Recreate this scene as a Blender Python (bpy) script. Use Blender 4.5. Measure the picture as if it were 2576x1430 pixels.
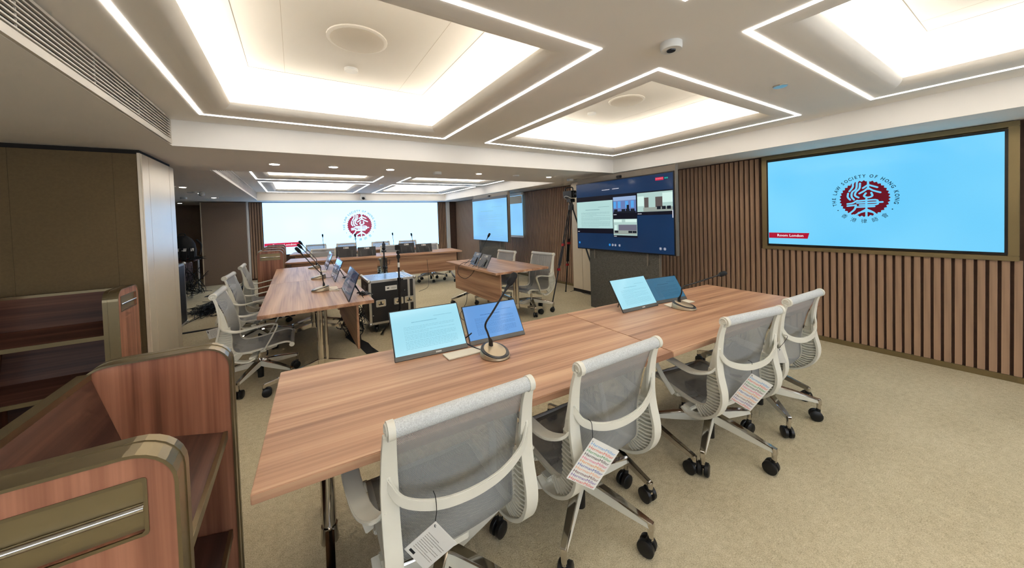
import bpy, bmesh, math, random
from mathutils import Vector, Matrix
from mathutils.geometry import tessellate_polygon
random.seed(7)
SC = bpy.context.scene
for _o in list(bpy.data.objects):
    bpy.data.objects.remove(_o)
COL = SC.collection
PI = math.pi

# ------------------------------------------------------------------ camera
CAM_H = 1.45
yaw, pit, roll = math.radians(-32.16879), math.radians(-1.41614), math.radians(-1.81294)
_cam = bpy.data.cameras.new('camera')
_cam.sensor_fit = 'HORIZONTAL'; _cam.sensor_width = 36.0
_cam.lens = 867.03 / 2576 * 36.0
_cam.shift_y = (570.9 - 715) / 2576
_cam.clip_start = 0.02; _cam.clip_end = 60
cam = bpy.data.objects.new('camera', _cam); COL.objects.link(cam)
_R = Matrix.Rotation(yaw, 3, 'Z') @ Matrix.Rotation(pit, 3, 'X') @ Matrix.Rotation(PI / 2, 3, 'X') @ Matrix.Rotation(roll, 3, 'Z')
_m = _R.to_4x4(); _m.translation = (0, 0, CAM_H)
cam.matrix_world = _m
SC.camera = cam

# ------------------------------------------------------------------ world, exposure
W = bpy.data.worlds.new('world'); SC.world = W; W.use_nodes = True
W.node_tree.nodes['Background'].inputs[0].default_value = (0.9, 0.93, 1, 1)
W.node_tree.nodes['Background'].inputs[1].default_value = 0.05
SC.view_settings.view_transform = 'Standard'; SC.view_settings.look = 'None'
SC.view_settings.gamma = 1; SC.view_settings.use_curve_mapping = False
SC.view_settings.exposure = 0.0
# light paths kept short enough for a large frame
SC.cycles.max_bounces = 6; SC.cycles.diffuse_bounces = 4; SC.cycles.glossy_bounces = 3; SC.cycles.transmission_bounces = 2
SC.cycles.transparent_max_bounces = 6; SC.cycles.caustics_reflective = False; SC.cycles.caustics_refractive = False
SC.cycles.use_adaptive_sampling = True; SC.cycles.adaptive_threshold = 0.10; SC.cycles.adaptive_min_samples = 24; SC.cycles.use_light_tree = False; SC.cycles.use_denoising = True
STRIP_E = 16.5        # light strips in the ceiling
COVE_E = 25.0        # led rows hidden in the coves
DOWN_E = 90.0        # downlights
DAY_E = 5.6          # daylight on the blinds behind the viewer

# ------------------------------------------------------------------ helpers
def lin(c):
    return tuple(((x / 255) / 12.92 if x / 255 <= 0.04045 else ((x / 255 + 0.055) / 1.055) ** 2.4) for x in c)

class NT:
    def __init__(s, name):
        s.m = bpy.data.materials.new(name); s.m.use_nodes = True
        s.t = s.m.node_tree; s.t.nodes.clear()
        s.out = s.t.nodes.new('ShaderNodeOutputMaterial')
    def n(s, typ, **kw):
        nd = s.t.nodes.new('ShaderNode' + typ)
        for k, v in kw.items():
            if hasattr(nd, k): setattr(nd, k, v)
            else: nd.inputs[k].default_value = v
        return nd
    def l(s, a, ao, b, bi):
        s.t.links.new(a.outputs[ao], b.inputs[bi])

def mat(name, rgb, rough=0.6, metal=0.0, var=0.06, scale=18.0, bump=0.0, bscale=200.0, spec=0.5, coat=0.0, emis=None, estr=0.0):
    """principled with slight procedural colour variation and optional bump"""
    t = NT(name); c = lin(rgb)
    p = t.n('BsdfPrincipled'); p.inputs['Roughness'].default_value = rough; p.inputs['Metallic'].default_value = metal
    p.inputs['Specular IOR Level'].default_value = spec
    p.inputs['Coat Weight'].default_value = coat
    tc = t.n('TexCoord'); nz = t.n('TexNoise'); nz.inputs['Scale'].default_value = scale; nz.inputs['Detail'].default_value = 3
    t.l(tc, 'Object', nz, 'Vector')
    cr = t.n('ValToRGB')
    cr.color_ramp.elements[0].position = 0.3; cr.color_ramp.elements[1].position = 0.7
    cr.color_ramp.elements[0].color = (*[x * (1 - var) for x in c], 1)
    cr.color_ramp.elements[1].color = (*[min(1, x * (1 + var)) for x in c], 1)
    t.l(nz, 'Fac', cr, 'Fac'); t.l(cr, 'Color', p, 'Base Color')
    if bump:
        n2 = t.n('TexNoise'); n2.inputs['Scale'].default_value = bscale; n2.inputs['Detail'].default_value = 2
        t.l(tc, 'Object', n2, 'Vector')
        b = t.n('Bump'); b.inputs['Strength'].default_value = bump; b.inputs['Distance'].default_value = 0.01
        t.l(n2, 'Fac', b, 'Height'); t.l(b, 'Normal', p, 'Normal')
    if emis:
        p.inputs['Emission Color'].default_value = (*lin(emis), 1); p.inputs['Emission Strength'].default_value = estr
    t.l(p, 'BSDF', t.out, 'Surface')
    return t.m

def emit(name, rgb, strength):
    """something that gives off light; faint procedural unevenness"""
    t = NT(name); e = t.n('Emission'); e.inputs['Color'].default_value = (*lin(rgb), 1)
    e.inputs['Strength'].default_value = strength
    t.l(e, 'Emission', t.out, 'Surface')
    return t.m

def screen(name, rgb, strength=1.0, rough=0.12, rgb2=None):
    """lit display: emission under a dark glossy front, gentle backlight unevenness"""
    t = NT(name); p = t.n('BsdfPrincipled')
    p.inputs['Base Color'].default_value = (0.01, 0.01, 0.012, 1); p.inputs['Roughness'].default_value = rough
    p.inputs['Specular IOR Level'].default_value = 0.25
    tc = t.n('TexCoord'); nz = t.n('TexNoise'); nz.inputs['Scale'].default_value = 1.3; nz.inputs['Detail'].default_value = 1
    t.l(tc, 'Object', nz, 'Vector')
    cr = t.n('ValToRGB'); cr.color_ramp.elements[0].position = 0.3; cr.color_ramp.elements[1].position = 0.7
    cr.color_ramp.elements[0].color = (*lin(rgb), 1); cr.color_ramp.elements[1].color = (*lin(rgb2 or rgb), 1)
    t.l(nz, 'Fac', cr, 'Fac'); t.l(cr, 'Color', p, 'Emission Color')
    p.inputs['Emission Strength'].default_value = strength
    t.l(p, 'BSDF', t.out, 'Surface')
    return t.m

def wood(name, dark, mid, light, axis='X', rough=0.42, broad=9.0, fine=70.0, spec=0.4, jump=0.0):
    """veneer: long streaks along one object axis"""
    t = NT(name); p = t.n('BsdfPrincipled'); p.inputs['Roughness'].default_value = rough
    p.inputs['Specular IOR Level'].default_value = spec
    tc = t.n('TexCoord')
    def streak(across, along, detail, dist):
        mp = t.n('Mapping'); s = [across] * 3; s['XYZ'.index(axis)] = along
        mp.inputs['Scale'].default_value = s
        nz = t.n('TexNoise'); nz.inputs['Scale'].default_value = 1; nz.inputs['Detail'].default_value = detail
        nz.inputs['Distortion'].default_value = dist
        t.l(tc, 'Object', mp, 'Vector'); t.l(mp, 'Vector', nz, 'Vector'); return nz
    a = streak(broad, 0.55, 2.0, 0.4); b = streak(fine, 1.6, 3.0, 0.2)
    cr = t.n('ValToRGB'); e = cr.color_ramp.elements
    e[0].position = 0.30; e[0].color = (*lin(dark), 1); e[1].position = 0.70; e[1].color = (*lin(light), 1)
    m = e.new(0.48); m.color = (*lin(mid), 1)
    mx = t.n('Math', operation='MULTIPLY_ADD'); mx.inputs[1].default_value = 0.34
    sb = t.n('Math', operation='SUBTRACT'); sb.inputs[1].default_value = 0.17
    t.l(b, 'Fac', mx, 0); t.l(a, 'Fac', sb, 0); t.l(sb, 'Value', mx, 2)
    t.l(mx, 'Value', cr, 'Fac'); t.l(cr, 'Color', p, 'Base Color')
    bp = t.n('Bump'); bp.inputs['Strength'].default_value = 0.05; bp.inputs['Distance'].default_value = 0.002
    t.l(b, 'Fac', bp, 'Height'); t.l(bp, 'Normal', p, 'Normal')
    t.l(p, 'BSDF', t.out, 'Surface')
    return t.m

def mesh_fabric(name, rgb, hole=0.32, thread=0.0042, see=1.0):
    """woven elastomer mesh: threads with open holes between, from the sling's own uv in metres"""
    t = NT(name); p = t.n('BsdfPrincipled'); p.inputs['Base Color'].default_value = (*lin(rgb), 1); p.inputs['Roughness'].default_value = 0.55
    uv = t.n('UVMap'); sep = t.n('SeparateXYZ'); t.l(uv, 'UV', sep, 'Vector')
    k = 2 * PI / thread
    mu = t.n('Math', operation='MULTIPLY'); mu.inputs[1].default_value = k; t.l(sep, 'X', mu, 0)
    mv = t.n('Math', operation='MULTIPLY'); mv.inputs[1].default_value = k * 0.62; t.l(sep, 'Y', mv, 0)
    su = t.n('Math', operation='SINE'); t.l(mu, 'Value', su, 0)
    sv = t.n('Math', operation='SINE'); t.l(mv, 'Value', sv, 0)
    pr = t.n('Math', operation='MULTIPLY'); t.l(su, 'Value', pr, 0); t.l(sv, 'Value', pr, 1)
    gt = t.n('Math', operation='GREATER_THAN'); gt.inputs[1].default_value = hole; t.l(pr, 'Value', gt, 0)
    ab = t.n('Math', operation='MULTIPLY'); ab.inputs[1].default_value = see; t.l(gt, 'Value', ab, 0)
    tr = t.n('BsdfTransparent'); mx = t.n('MixShader')
    t.l(ab, 'Value', mx, 'Fac'); t.l(p, 'BSDF', mx, 1); t.l(tr, 'BSDF', mx, 2)
    bp = t.n('Bump'); bp.inputs['Strength'].default_value = 0.4; bp.inputs['Distance'].default_value = 0.001
    t.l(pr, 'Value', bp, 'Height'); t.l(bp, 'Normal', p, 'Normal')
    t.l(mx, 'Shader', t.out, 'Surface')
    return t.m

def carpet(name):
    t = NT(name); p = t.n('BsdfPrincipled'); p.inputs['Roughness'].default_value = 0.95
    p.inputs['Specular IOR Level'].default_value = 0.1
    tc = t.n('TexCoord')
    n1 = t.n('TexNoise'); n1.inputs['Scale'].default_value = 190; n1.inputs['Detail'].default_value = 2
    n2 = t.n('TexNoise'); n2.inputs['Scale'].default_value = 1.6; n2.inputs['Detail'].default_value = 4
    n3 = t.n('TexNoise'); n3.inputs['Scale'].default_value = 34; n3.inputs['Detail'].default_value = 3
    for n in (n1, n2, n3): t.l(tc, 'Object', n, 'Vector')
    a = t.n('Math', operation='MULTIPLY_ADD'); a.inputs[1].default_value = 0.55; a.inputs[2].default_value = -0.02; t.l(n1, 'Fac', a, 0)
    b = t.n('Math', operation='MULTIPLY_ADD'); b.inputs[1].default_value = 0.22; t.l(n2, 'Fac', b, 0); t.l(a, 'Value', b, 2)
    c = t.n('Math', operation='MULTIPLY_ADD'); c.inputs[1].default_value = 0.25; t.l(n3, 'Fac', c, 0); t.l(b, 'Value', c, 2)
    cr = t.n('ValToRGB'); e = cr.color_ramp.elements
    e[0].position = 0.28; e[0].color = (*lin((152, 139, 111)), 1); e[1].position = 0.72; e[1].color = (*lin((228, 217, 189)), 1)
    m = e.new(0.5); m.color = (*lin((199, 187, 157)), 1)
    t.l(c, 'Value', cr, 'Fac'); t.l(cr, 'Color', p, 'Base Color')
    bp = t.n('Bump'); bp.inputs['Strength'].default_value = 0.5; bp.inputs['Distance'].default_value = 0.006
    t.l(n1, 'Fac', bp, 'Height'); t.l(bp, 'Normal', p, 'Normal'); t.l(p, 'BSDF', t.out, 'Surface')
    return t.m

M = {}
M['ceiling'] = mat('white_ceiling_paint', (238, 234, 227), 0.85, var=0.012, scale=2)
M['white'] = mat('white_plastic', (228, 228, 224), 0.45, var=0.01)
M['carpet'] = carpet('beige_carpet')
M['slat'] = wood('slat_veneer', (134, 107, 85), (160, 129, 104), (180, 148, 121), 'Z', 0.55, 14, 90)
M['slatback'] = mat('dark_slat_backing', (84, 60, 46), 0.7, var=0.15)
M['fabricwall'] = mat('brown_wall_fabric', (104, 86, 58), 0.9, var=0.07, scale=60, bump=0.15, bscale=400)
M['fabricwall2'] = mat('taupe_wall_fabric', (132, 114, 99), 0.9, var=0.06, scale=60, bump=0.15, bscale=400)
M['champagne'] = mat('champagne_panel', (224, 211, 188), 0.30, 0.12, var=0.03, scale=3)
M['darkgap'] = mat('dark_shadow_gap', (38, 32, 26), 0.9)
M['bronze'] = mat('bronze_frame_metal', (142, 126, 92), 0.4, 0.75, var=0.05, scale=4)
M['table'] = wood('walnut_table_veneer', (140, 100, 76), (178, 136, 107), (204, 165, 132), 'X', 0.40, 11, 95)
M['tabley'] = wood('walnut_table_veneer_cross', (140, 100, 76), (178, 136, 107), (204, 165, 132), 'Y', 0.40, 11, 95)
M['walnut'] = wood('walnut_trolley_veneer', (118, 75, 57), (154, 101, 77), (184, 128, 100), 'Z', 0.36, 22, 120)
M['walnutx'] = wood('walnut_shelf_veneer_shaded', (58, 37, 29), (78, 50, 39), (102, 68, 53), 'X', 0.5, 16, 110)  # trolley walnut in a darker copy, the shadow on the shelves coloured in
M['brass'] = mat('antique_brass_trim', (134, 120, 92), 0.32, 0.85, var=0.05, scale=6)
M['chrome'] = mat('polished_chrome', (205, 200, 194), 0.09, 1.0, var=0.02)
M['alu'] = mat('brushed_aluminium', (196, 196, 192), 0.32, 0.9, var=0.05, scale=40)
M['cream'] = mat('cream_chair_plastic', (222, 219, 205), 0.42, var=0.015)
M['mesh'] = mesh_fabric('chair_mesh', (152, 154, 153), 0.54)
M['meshroll'] = mat('chair_mesh_roll', (204, 207, 206), 0.6, var=0.16, scale=260, bump=0.4, bscale=420)
M['black'] = mat('black_plastic', (18, 18, 19), 0.38, var=0.1)
M['blackmatte'] = mat('black_matte', (16, 16, 17), 0.8, var=0.15)
M['bezel'] = mat('dark_bezel', (30, 30, 33), 0.3, var=0.05)
M['greybezel'] = mat('grey_monitor_chin', (96, 94, 90), 0.4, 0.3, var=0.03)
M['felt'] = mat('charcoal_felt', (88, 86, 80), 0.98, var=0.35, scale=90)
M['greyframe'] = mat('grey_stand_frame', (124, 116, 106), 0.5, 0.3, var=0.04)
M['beigemetal'] = mat('champagne_mic_metal', (188, 172, 146), 0.35, 0.6, var=0.03)
M['paper'] = mat('cream_paper', (222, 214, 196), 0.7, var=0.02)
M['tag'] = mat('white_card', (238, 236, 230), 0.6, var=0.01)
M['red'] = mat('red_plastic', (170, 30, 34), 0.5)
M['casepanel'] = mat('black_laminate_case', (24, 24, 26), 0.45, var=0.2, scale=80)
M['casetop'] = mat('blue_grey_laminate_case', (112, 122, 142), 0.22, var=0.1, scale=80)  # black case lid; the led wall's bluish reflection is put into its colour
M['seam'] = mat('faint_ceiling_seam', (196, 188, 174), 0.8)
M['ink'] = mat('dark_ink', (30, 32, 36), 0.7)
M['louver'] = mat('grille_white', (196, 190, 178), 0.5, var=0.02)
M['speaker'] = mat('speaker_grille', (206, 198, 186), 0.7, var=0.03, scale=300)
M['strip'] = emit('light_strip_white', (255, 249, 242), STRIP_E)
M['cove'] = emit('cove_led_warm', (255, 248, 236), COVE_E)
M['daylight'] = emit('daylit_blind', (232, 242, 255), DAY_E)
M['down'] = emit('downlight_white', (255, 240, 215), DOWN_E)

class MB:
    """collects plain geometry; build() links it as one mesh object"""
    def __init__(s): s.v = []; s.f = []; s.uv = None
    def box(s, x0, x1, y0, y1, z0, z1):
        b = len(s.v)
        s.v += [(x0, y0, z0), (x1, y0, z0), (x1, y1, z0), (x0, y1, z0), (x0, y0, z1), (x1, y0, z1), (x1, y1, z1), (x0, y1, z1)]
        s.f += [tuple(b + i for i in q) for q in ((0, 3, 2, 1), (4, 5, 6, 7), (0, 1, 5, 4), (1, 2, 6, 5), (2, 3, 7, 6), (3, 0, 4, 7))]
        return s
    def quad(s, *p):
        b = len(s.v); s.v += [tuple(q) for q in p]; s.f.append(tuple(range(b, b + len(p)))); return s
    def loft(s, rings, cap=True, closed=True):
        b = len(s.v); n = len(rings[0])
        for r in rings: s.v += [tuple(p) for p in r]
        for i in range(len(rings) - 1):
            for j in range(n if closed else n - 1):
                k = (j + 1) % n
                s.f.append((b + i * n + j, b + i * n + k, b + (i + 1) * n + k, b + (i + 1) * n + j))
        if cap and closed:
            s.f.append(tuple(b + j for j in reversed(range(n)))); s.f.append(tuple(b + (len(rings) - 1) * n + j for j in range(n)))
        return s
    def cyl(s, p0, p1, r0, r1=None, n=14):
        return s.tube([p0, p1], [r0, r0 if r1 is None else r1], n)
    def tube(s, pts, r, n=8):
        pts = [Vector(p) for p in pts]
        if not isinstance(r, (list, tuple)): r = [r] * len(pts)
        rings = []; up = None
        for i, p in enumerate(pts):
            d = (pts[min(i + 1, len(pts) - 1)] - pts[max(i - 1, 0)]).normalized()
            if up is None:
                up = Vector((0, 0, 1)) if abs(d.z) < 0.9 else Vector((1, 0, 0))
            a = d.cross(up)
            if a.length < 1e-5: a = d.cross(Vector((0, 1, 0)))
            a.normalize(); up = a.cross(d).normalized()
            rings.append([p + (a * math.cos(t) + up * math.sin(t)) * r[i] for t in [2 * PI * k / n for k in range(n)]])
        return s.loft(rings)
    def ribbon(s, pts, w, t, wdir=(1, 0, 0)):
        """rectangular section swept along pts; w = width along wdir (number or list), t = thickness"""
        pts = [Vector(p) for p in pts]; wd = Vector(wdir)
        rings = []
        for i, p in enumerate(pts):
            d = (pts[min(i + 1, len(pts) - 1)] - pts[max(i - 1, 0)]).normalized()
            a = (wd - d * wd.dot(d)).normalized(); nn = d.cross(a).normalized()
            ww = w[i] if isinstance(w, (list, tuple)) else w
            tt = t[i] if isinstance(t, (list, tuple)) else t
            rings.append([p + a * ww / 2 + nn * tt / 2, p - a * ww / 2 + nn * tt / 2, p - a * ww / 2 - nn * tt / 2, p + a * ww / 2 - nn * tt / 2])
        return s.loft(rings)
    def lathe(s, prof, c=(0, 0, 0), n=24, sx=1, sy=1):
        rings = [[(c[0] + r * math.cos(a) * sx, c[1] + r * math.sin(a) * sy, c[2] + z) for a in [2 * PI * k / n for k in range(n)]] for r, z in prof]
        return s.loft(rings)
    def ball(s, c, r, n=10, m=6, sc=(1, 1, 1)):
        prof = [(max(1e-4, math.sin(PI * i / m)) * r, -math.cos(PI * i / m) * r) for i in range(m + 1)]
        rings = [[(c[0] + q * math.cos(a) * sc[0], c[1] + q * math.sin(a) * sc[1], c[2] + z * sc[2]) for a in [2 * PI * k / n for k in range(n)]] for q, z in prof]
        return s.loft(rings)
    def prism(s, poly, off):
        """poly: list of 3d points (planar), extruded by vector off"""
        o = Vector(off)
        return s.loft([[Vector(p) for p in poly], [Vector(p) + o for p in poly]])
    def holed(s, outer, hole, off):
        """planar polygon with one hole, extruded by off"""
        outer = [Vector(p) for p in outer]; hole = [Vector(p) for p in hole]; o = Vector(off)
        tris = tessellate_polygon([outer, hole]); allp = outer + hole; b = len(s.v); n = len(allp)
        s.v += [tuple(p) for p in allp] + [tuple(p + o) for p in allp]
        for t in tris:
            s.f.append(tuple(b + i for i in t)); s.f.append(tuple(b + n + i for i in reversed(t)))
        for st, ln in ((0, len(outer)), (len(outer), len(hole))):
            for i in range(ln):
                j = (i + 1) % ln
                s.f.append((b + st + i, b + st + j, b + n + st + j, b + n + st + i))
        return s
    def rings4(s, rings):
        """open band between successive rectangles (coffer lips and the like)"""
        b = len(s.v)
        for r in rings: s.v += r
        for i in range(len(rings) - 1):
            for j in range(4):
                k = (j + 1) % 4
                s.f.append((b + i * 4 + j, b + i * 4 + k, b + (i + 1) * 4 + k, b + (i + 1) * 4 + j))
        return s
    def build(s, name, m, parent=None, X=None, bevel=0.0, smooth=False, seg=2, fixn=True):
        me = bpy.data.meshes.new(name)
        vs = [tuple(X @ Vector(p)) for p in s.v] if X is not None else [tuple(p) for p in s.v]
        me.from_pydata(vs, [], s.f)
        if fixn or bevel:
            bm = bmesh.new(); bm.from_mesh(me)
            if fixn: bmesh.ops.recalc_face_normals(bm, faces=bm.faces)
            if bevel:
                ed = [e for e in bm.edges if e.is_manifold and e.calc_face_angle(0) > 0.6]
                bmesh.ops.bevel(bm, geom=ed, offset=bevel, segments=seg, affect='EDGES', clamp_overlap=True)
            bm.to_mesh(me); bm.free()
        if smooth:
            for p in me.polygons: p.use_smooth = True
            try: me.set_sharp_from_angle(angle=0.7)
            except Exception: pass
        me.materials.append(M[m] if isinstance(m, str) else m)
        o = bpy.data.objects.new(name, me); COL.objects.link(o)
        if parent is not None: o.parent = parent
        return o

def thing(name, label, cat, loc=(0, 0, 0), rz=0.0, group=None):
    o = bpy.data.objects.new(name, None); COL.objects.link(o)
    o.empty_display_size = 0.1
    o.location = loc; o.rotation_euler = (0, 0, rz); o['label'] = label; o['category'] = cat
    if group: o['group'] = group
    return o
def tag(o, label, cat, group=None):
    o['label'] = label; o['category'] = cat
    if group: o['group'] = group
    return o
def struct(o, label=None):
    o['kind'] = 'structure'
    if label: o['label'] = label
    return o
def copy_tree(o, parent=None):
    c = o.copy(); COL.objects.link(c); c.parent = parent
    for ch in list(o.children): copy_tree(ch, c)
    return c
def place(o, loc, rz, label, group=None):
    o.location = loc; o.rotation_euler = (0, 0, rz); o['label'] = label
    if group: o['group'] = group
    return o
def spline(pts, n=8):
    """catmull-rom through pts"""
    P = [Vector(p) for p in pts]; P = [P[0] * 2 - P[1]] + P + [P[-1] * 2 - P[-2]]; out = []
    for i in range(1, len(P) - 2):
        for k in range(n):
            t = k / n; a, b, c, d = P[i - 1], P[i], P[i + 1], P[i + 2]
            out.append(0.5 * ((2 * b) + (c - a) * t + (2 * a - 5 * b + 4 * c - d) * t * t + (3 * b - a - 3 * c + d) * t ** 3))
    out.append(P[-2]); return out
def rrect(x0, x1, y0, y1, r, n=5, corners=(1, 1, 1, 1)):
    """rounded rectangle outline, ccw from lower-left; corners = (ll, lr, ur, ul)"""
    out = []
    for (cx, cy, a0, on, px, py) in ((x0 + r, y0 + r, PI, corners[0], x0, y0), (x1 - r, y0 + r, 1.5 * PI, corners[1], x1, y0), (x1 - r, y1 - r, 0, corners[2], x1, y1), (x0 + r, y1 - r, PI / 2, corners[3], x0, y1)):
        if on: out += [(cx + r * math.cos(a0 + PI / 2 * k / n), cy + r * math.sin(a0 + PI / 2 * k / n)) for k in range(n + 1)]
        else: out.append((px, py))
    return out
def basis(origin, ex, ey):
    """matrix with local x along ex, local y along ey (made orthogonal), z = x cross y"""
    ex = Vector(ex).normalized(); ey = Vector(ey); ey = (ey - ex * ey.dot(ex)).normalized(); ez = ex.cross(ey)
    m = Matrix((ex, ey, ez)).transposed().to_4x4(); m.translation = Vector(origin); return m
_fontcache = {}
def glyphs(txt, size, X=None, align='CENTER', bold=0.0, sx=1.0, fit=None):
    """text outline as an MB in the xy plane"""
    key = (txt, align, bold)
    if key not in _fontcache:
        cu = bpy.data.curves.new('t', 'FONT'); cu.body = txt; cu.size = 1; cu.align_x = align; cu.align_y = 'CENTER'
        cu.resolution_u = 2; cu.offset = bold
        ob = bpy.data.objects.new('t', cu); COL.objects.link(ob)
        dg = bpy.context.evaluated_depsgraph_get(); dg.update()
        me = bpy.data.meshes.new_from_object(ob.evaluated_get(dg))
        _fontcache[key] = ([tuple(v.co) for v in me.vertices], [tuple(p.vertices) for p in me.polygons])
        bpy.data.objects.remove(ob); bpy.data.curves.remove(cu); bpy.data.meshes.remove(me)
    vs, fs = _fontcache[key]; b = MB()
    if fit: sx = fit / ((max(v[0] for v in vs) - min(v[0] for v in vs)) * size)
    b.v = [(x * size * sx, y * size, z) for x, y, z in vs]; b.f = list(fs)
    if X is not None: b.v = [tuple(X @ Vector(p)) for p in b.v]
    return b
def merge(mbs):
    o = MB()
    for m in mbs:
        k = len(o.v); o.v += m.v; o.f += [tuple(i + k for i in f) for f in m.f]
    return o

# ================================================================== the setting
ZS, ZC, ZU = 2.10, 2.305, 2.60          # soffit, recessed ceiling, coffer top
XW = 4.85                               # face of the slatted wall
RX0, RX1 = -0.785, 4.21
R1 = (-1.64, 3.69); R2 = (5.10, 10.78)
YF = 11.53
floor = struct(MB().box(-5.2, 5.3, -2.9, 13.4, -0.12, 0.0).build('floor', 'carpet'), 'beige speckled carpet floor')

# --- ceiling: low soffit round two recesses, with coffers in the recesses
c = MB()
for x0, x1, y0, y1 in ((-5.2, RX0, -2.9, 13.4), (RX1, 5.3, -2.9, 13.4), (RX0, RX1, -2.9, R1[0]), (RX0, RX1, R1[1], R2[0]), (RX0, RX1, R2[1], 13.4)):
    c.box(x0, x1, y0, y1, ZS, 2.72)
ceiling = struct(c.build('ceiling', 'ceiling'), 'white plasterboard ceiling with low soffit and two recesses')
CA = (-0.575, 1.367); CB = (1.84, 3.925)
COF = []
for xr in (CA, CB):
    COF += [(*xr, 1.253, 3.443), (*xr, -1.385, 0.808)]
for xr in ((-0.565, 1.435), (1.915, 4.04)):
    COF += [(*xr, 5.50, 7.73), (*xr, 8.15, 10.60)]
def rect(c4, off, z):
    x0, x1, y0, y1 = c4
    return [(x0 + off, y0 + off, z), (x1 - off, y0 + off, z), (x1 - off, y1 - off, z), (x0 + off, y1 - off, z)]
for R in (R1, R2):
    holes = [k for k in COF if R[0] < k[2] < R[1]]
    inset = 0.11
    xs = sorted({RX0, RX1} | {k[0] + inset for k in holes} | {k[1] - inset for k in holes})
    ys = sorted({R[0], R[1]} | {k[2] + inset for k in holes} | {k[3] - inset for k in holes})
    p = MB()
    for i in range(len(xs) - 1):
        for j in range(len(ys) - 1):
            mx, my = (xs[i] + xs[i + 1]) / 2, (ys[j] + ys[j + 1]) / 2
            if any(k[0] + inset < mx < k[1] - inset and k[2] + inset < my < k[3] - inset for k in holes): continue
            p.quad((xs[i], ys[j], ZC), (xs[i], ys[j + 1], ZC), (xs[i + 1], ys[j + 1], ZC), (xs[i + 1], ys[j], ZC))
    p.build('recess_panel', 'ceiling', ceiling, fixn=False)
for k in COF:
    rings = []
    for i in range(7):
        a = PI / 2 * i / 6
        rings.append(rect(k, 0.11 + 0.097 * math.sin(a), ZC + 0.062 * (1 - math.cos(a))))
    rings += [rect(k, 0.20, ZC + 0.064), rect(k, 0.02, ZC + 0.05), rect(k, 0.02, ZU)]
    o = MB().rings4(rings).build('coffer_lip', 'ceiling', ceiling, fixn=False)
    for q in o.data.polygons: q.use_smooth = True
    o.data.set_sharp_from_angle(angle=0.6)
    MB().quad(*rect(k, 0.02, ZU)).build('coffer_top', 'ceiling', ceiling, fixn=False)
    g = MB(); x0, x1, y0, y1 = k; a, w = 0.335, 0.003
    g.box(x0 + a, x1 - a, y0 + a, y0 + a + w, ZU - 0.001, ZU); g.box(x0 + a, x1 - a, y1 - a - w, y1 - a, ZU - 0.001, ZU)
    g.box(x0 + a, x0 + a + w, y0 + a, y1 - a, ZU - 0.001, ZU); g.box(x1 - a - w, x1 - a, y0 + a, y1 - a, ZU - 0.001, ZU)
    g.build('access_panel_joint', 'greyframe', ceiling)
    g = MB()
    for xx in (x0 + a + 0.22, x1 - a - 0.22): g.box(xx, xx + 0.002, y0 + a, y1 - a, ZU - 0.0006, ZU)
    g.build('panel_seam', 'seam', ceiling)
# coffer lights: a thin square of white strip in the ceiling, and led rows hidden behind the lip
NAMES = ['over the left of the near table', 'just behind the viewer on the left', 'over the right of the near table', 'at upper right by the wall screen',
         'in the far room, front left', 'in the far room, back left', 'in the far room, front right', 'in the far room, back right']
for k, nm in zip(COF, NAMES):
    x0, x1, y0, y1 = k; w = 0.024; zt, zb = ZC + 0.004, ZC - 0.002
    t = thing('coffer_light', 'square coffer light with white strip border ' + nm, 'ceiling light', ((x0 + x1) / 2, (y0 + y1) / 2, ZC), 0, 'coffer lights in the ceiling')
    cx, cy = (x0 + x1) / 2, (y0 + y1) / 2; hx, hy = (x1 - x0) / 2, (y1 - y0) / 2
    for bx in ((-hx, hx, -hy, -hy + w), (-hx, hx, hy - w, hy), (-hx, -hx + w, -hy + w, hy - w), (hx - w, hx, -hy + w, hy - w)):
        MB().box(*bx, -0.003, 0.004).build('light_strip', 'strip', t)
    i0, i1 = 0.07, 0.095
    for bx in ((-hx + i0, hx - i0, -hy + i0, -hy + i1), (-hx + i0, hx - i0, hy - i1, hy - i0), (-hx + i0, -hx + i1, -hy + i1, hy - i1), (hx - i1, hx - i0, -hy + i1, hy - i1)):
        MB().box(*bx, 0.07, 0.08).build('cove_led', 'cove', t)

# --- right wall: slats on a dark backing
wr = struct(MB().box(4.88, 5.1, -2.9, 13.2, 0, ZS).build('wall_right', 'slatback'), 'right wall clad in brown vertical slats')
slat_low = MB().box(-0.03, 0, -0.02, 0.02, 0.05, 0.985)
slat_full = MB().box(-0.03, 0, -0.02, 0.02, 0.05, 2.085)
so_full = so_low = None
PITCH = 0.0588
y = 0.2008 + PITCH / 2 - 17 * PITCH
while y < YF - 0.1:
    if not (3.97 < y < 5.06) and y < 11.5:
        low = 0.15 < y < 1.96
        src = so_low if low else so_full
        if src is None:
            o = (slat_low if low else slat_full).build('slat', 'slat', wr, bevel=0.002, seg=1)
            if low: so_low = o
            else: so_full = o
        else:
            o = src.copy(); COL.objects.link(o)
        o.location = (4.88, y, 0)
    y += PITCH
struct(MB().box(4.845, 4.88, -1.5, 3.98, 0, 0.05).build('baseboard_right', 'bronze', bevel=0.002), 'bronze skirting below the slatted wall')
struct(MB().box(4.845, 4.88, 5.05, 11.5, 0, 0.05).build('baseboard_right_far', 'bronze', bevel=0.002), 'bronze skirting below the far slatted wall')
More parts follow.
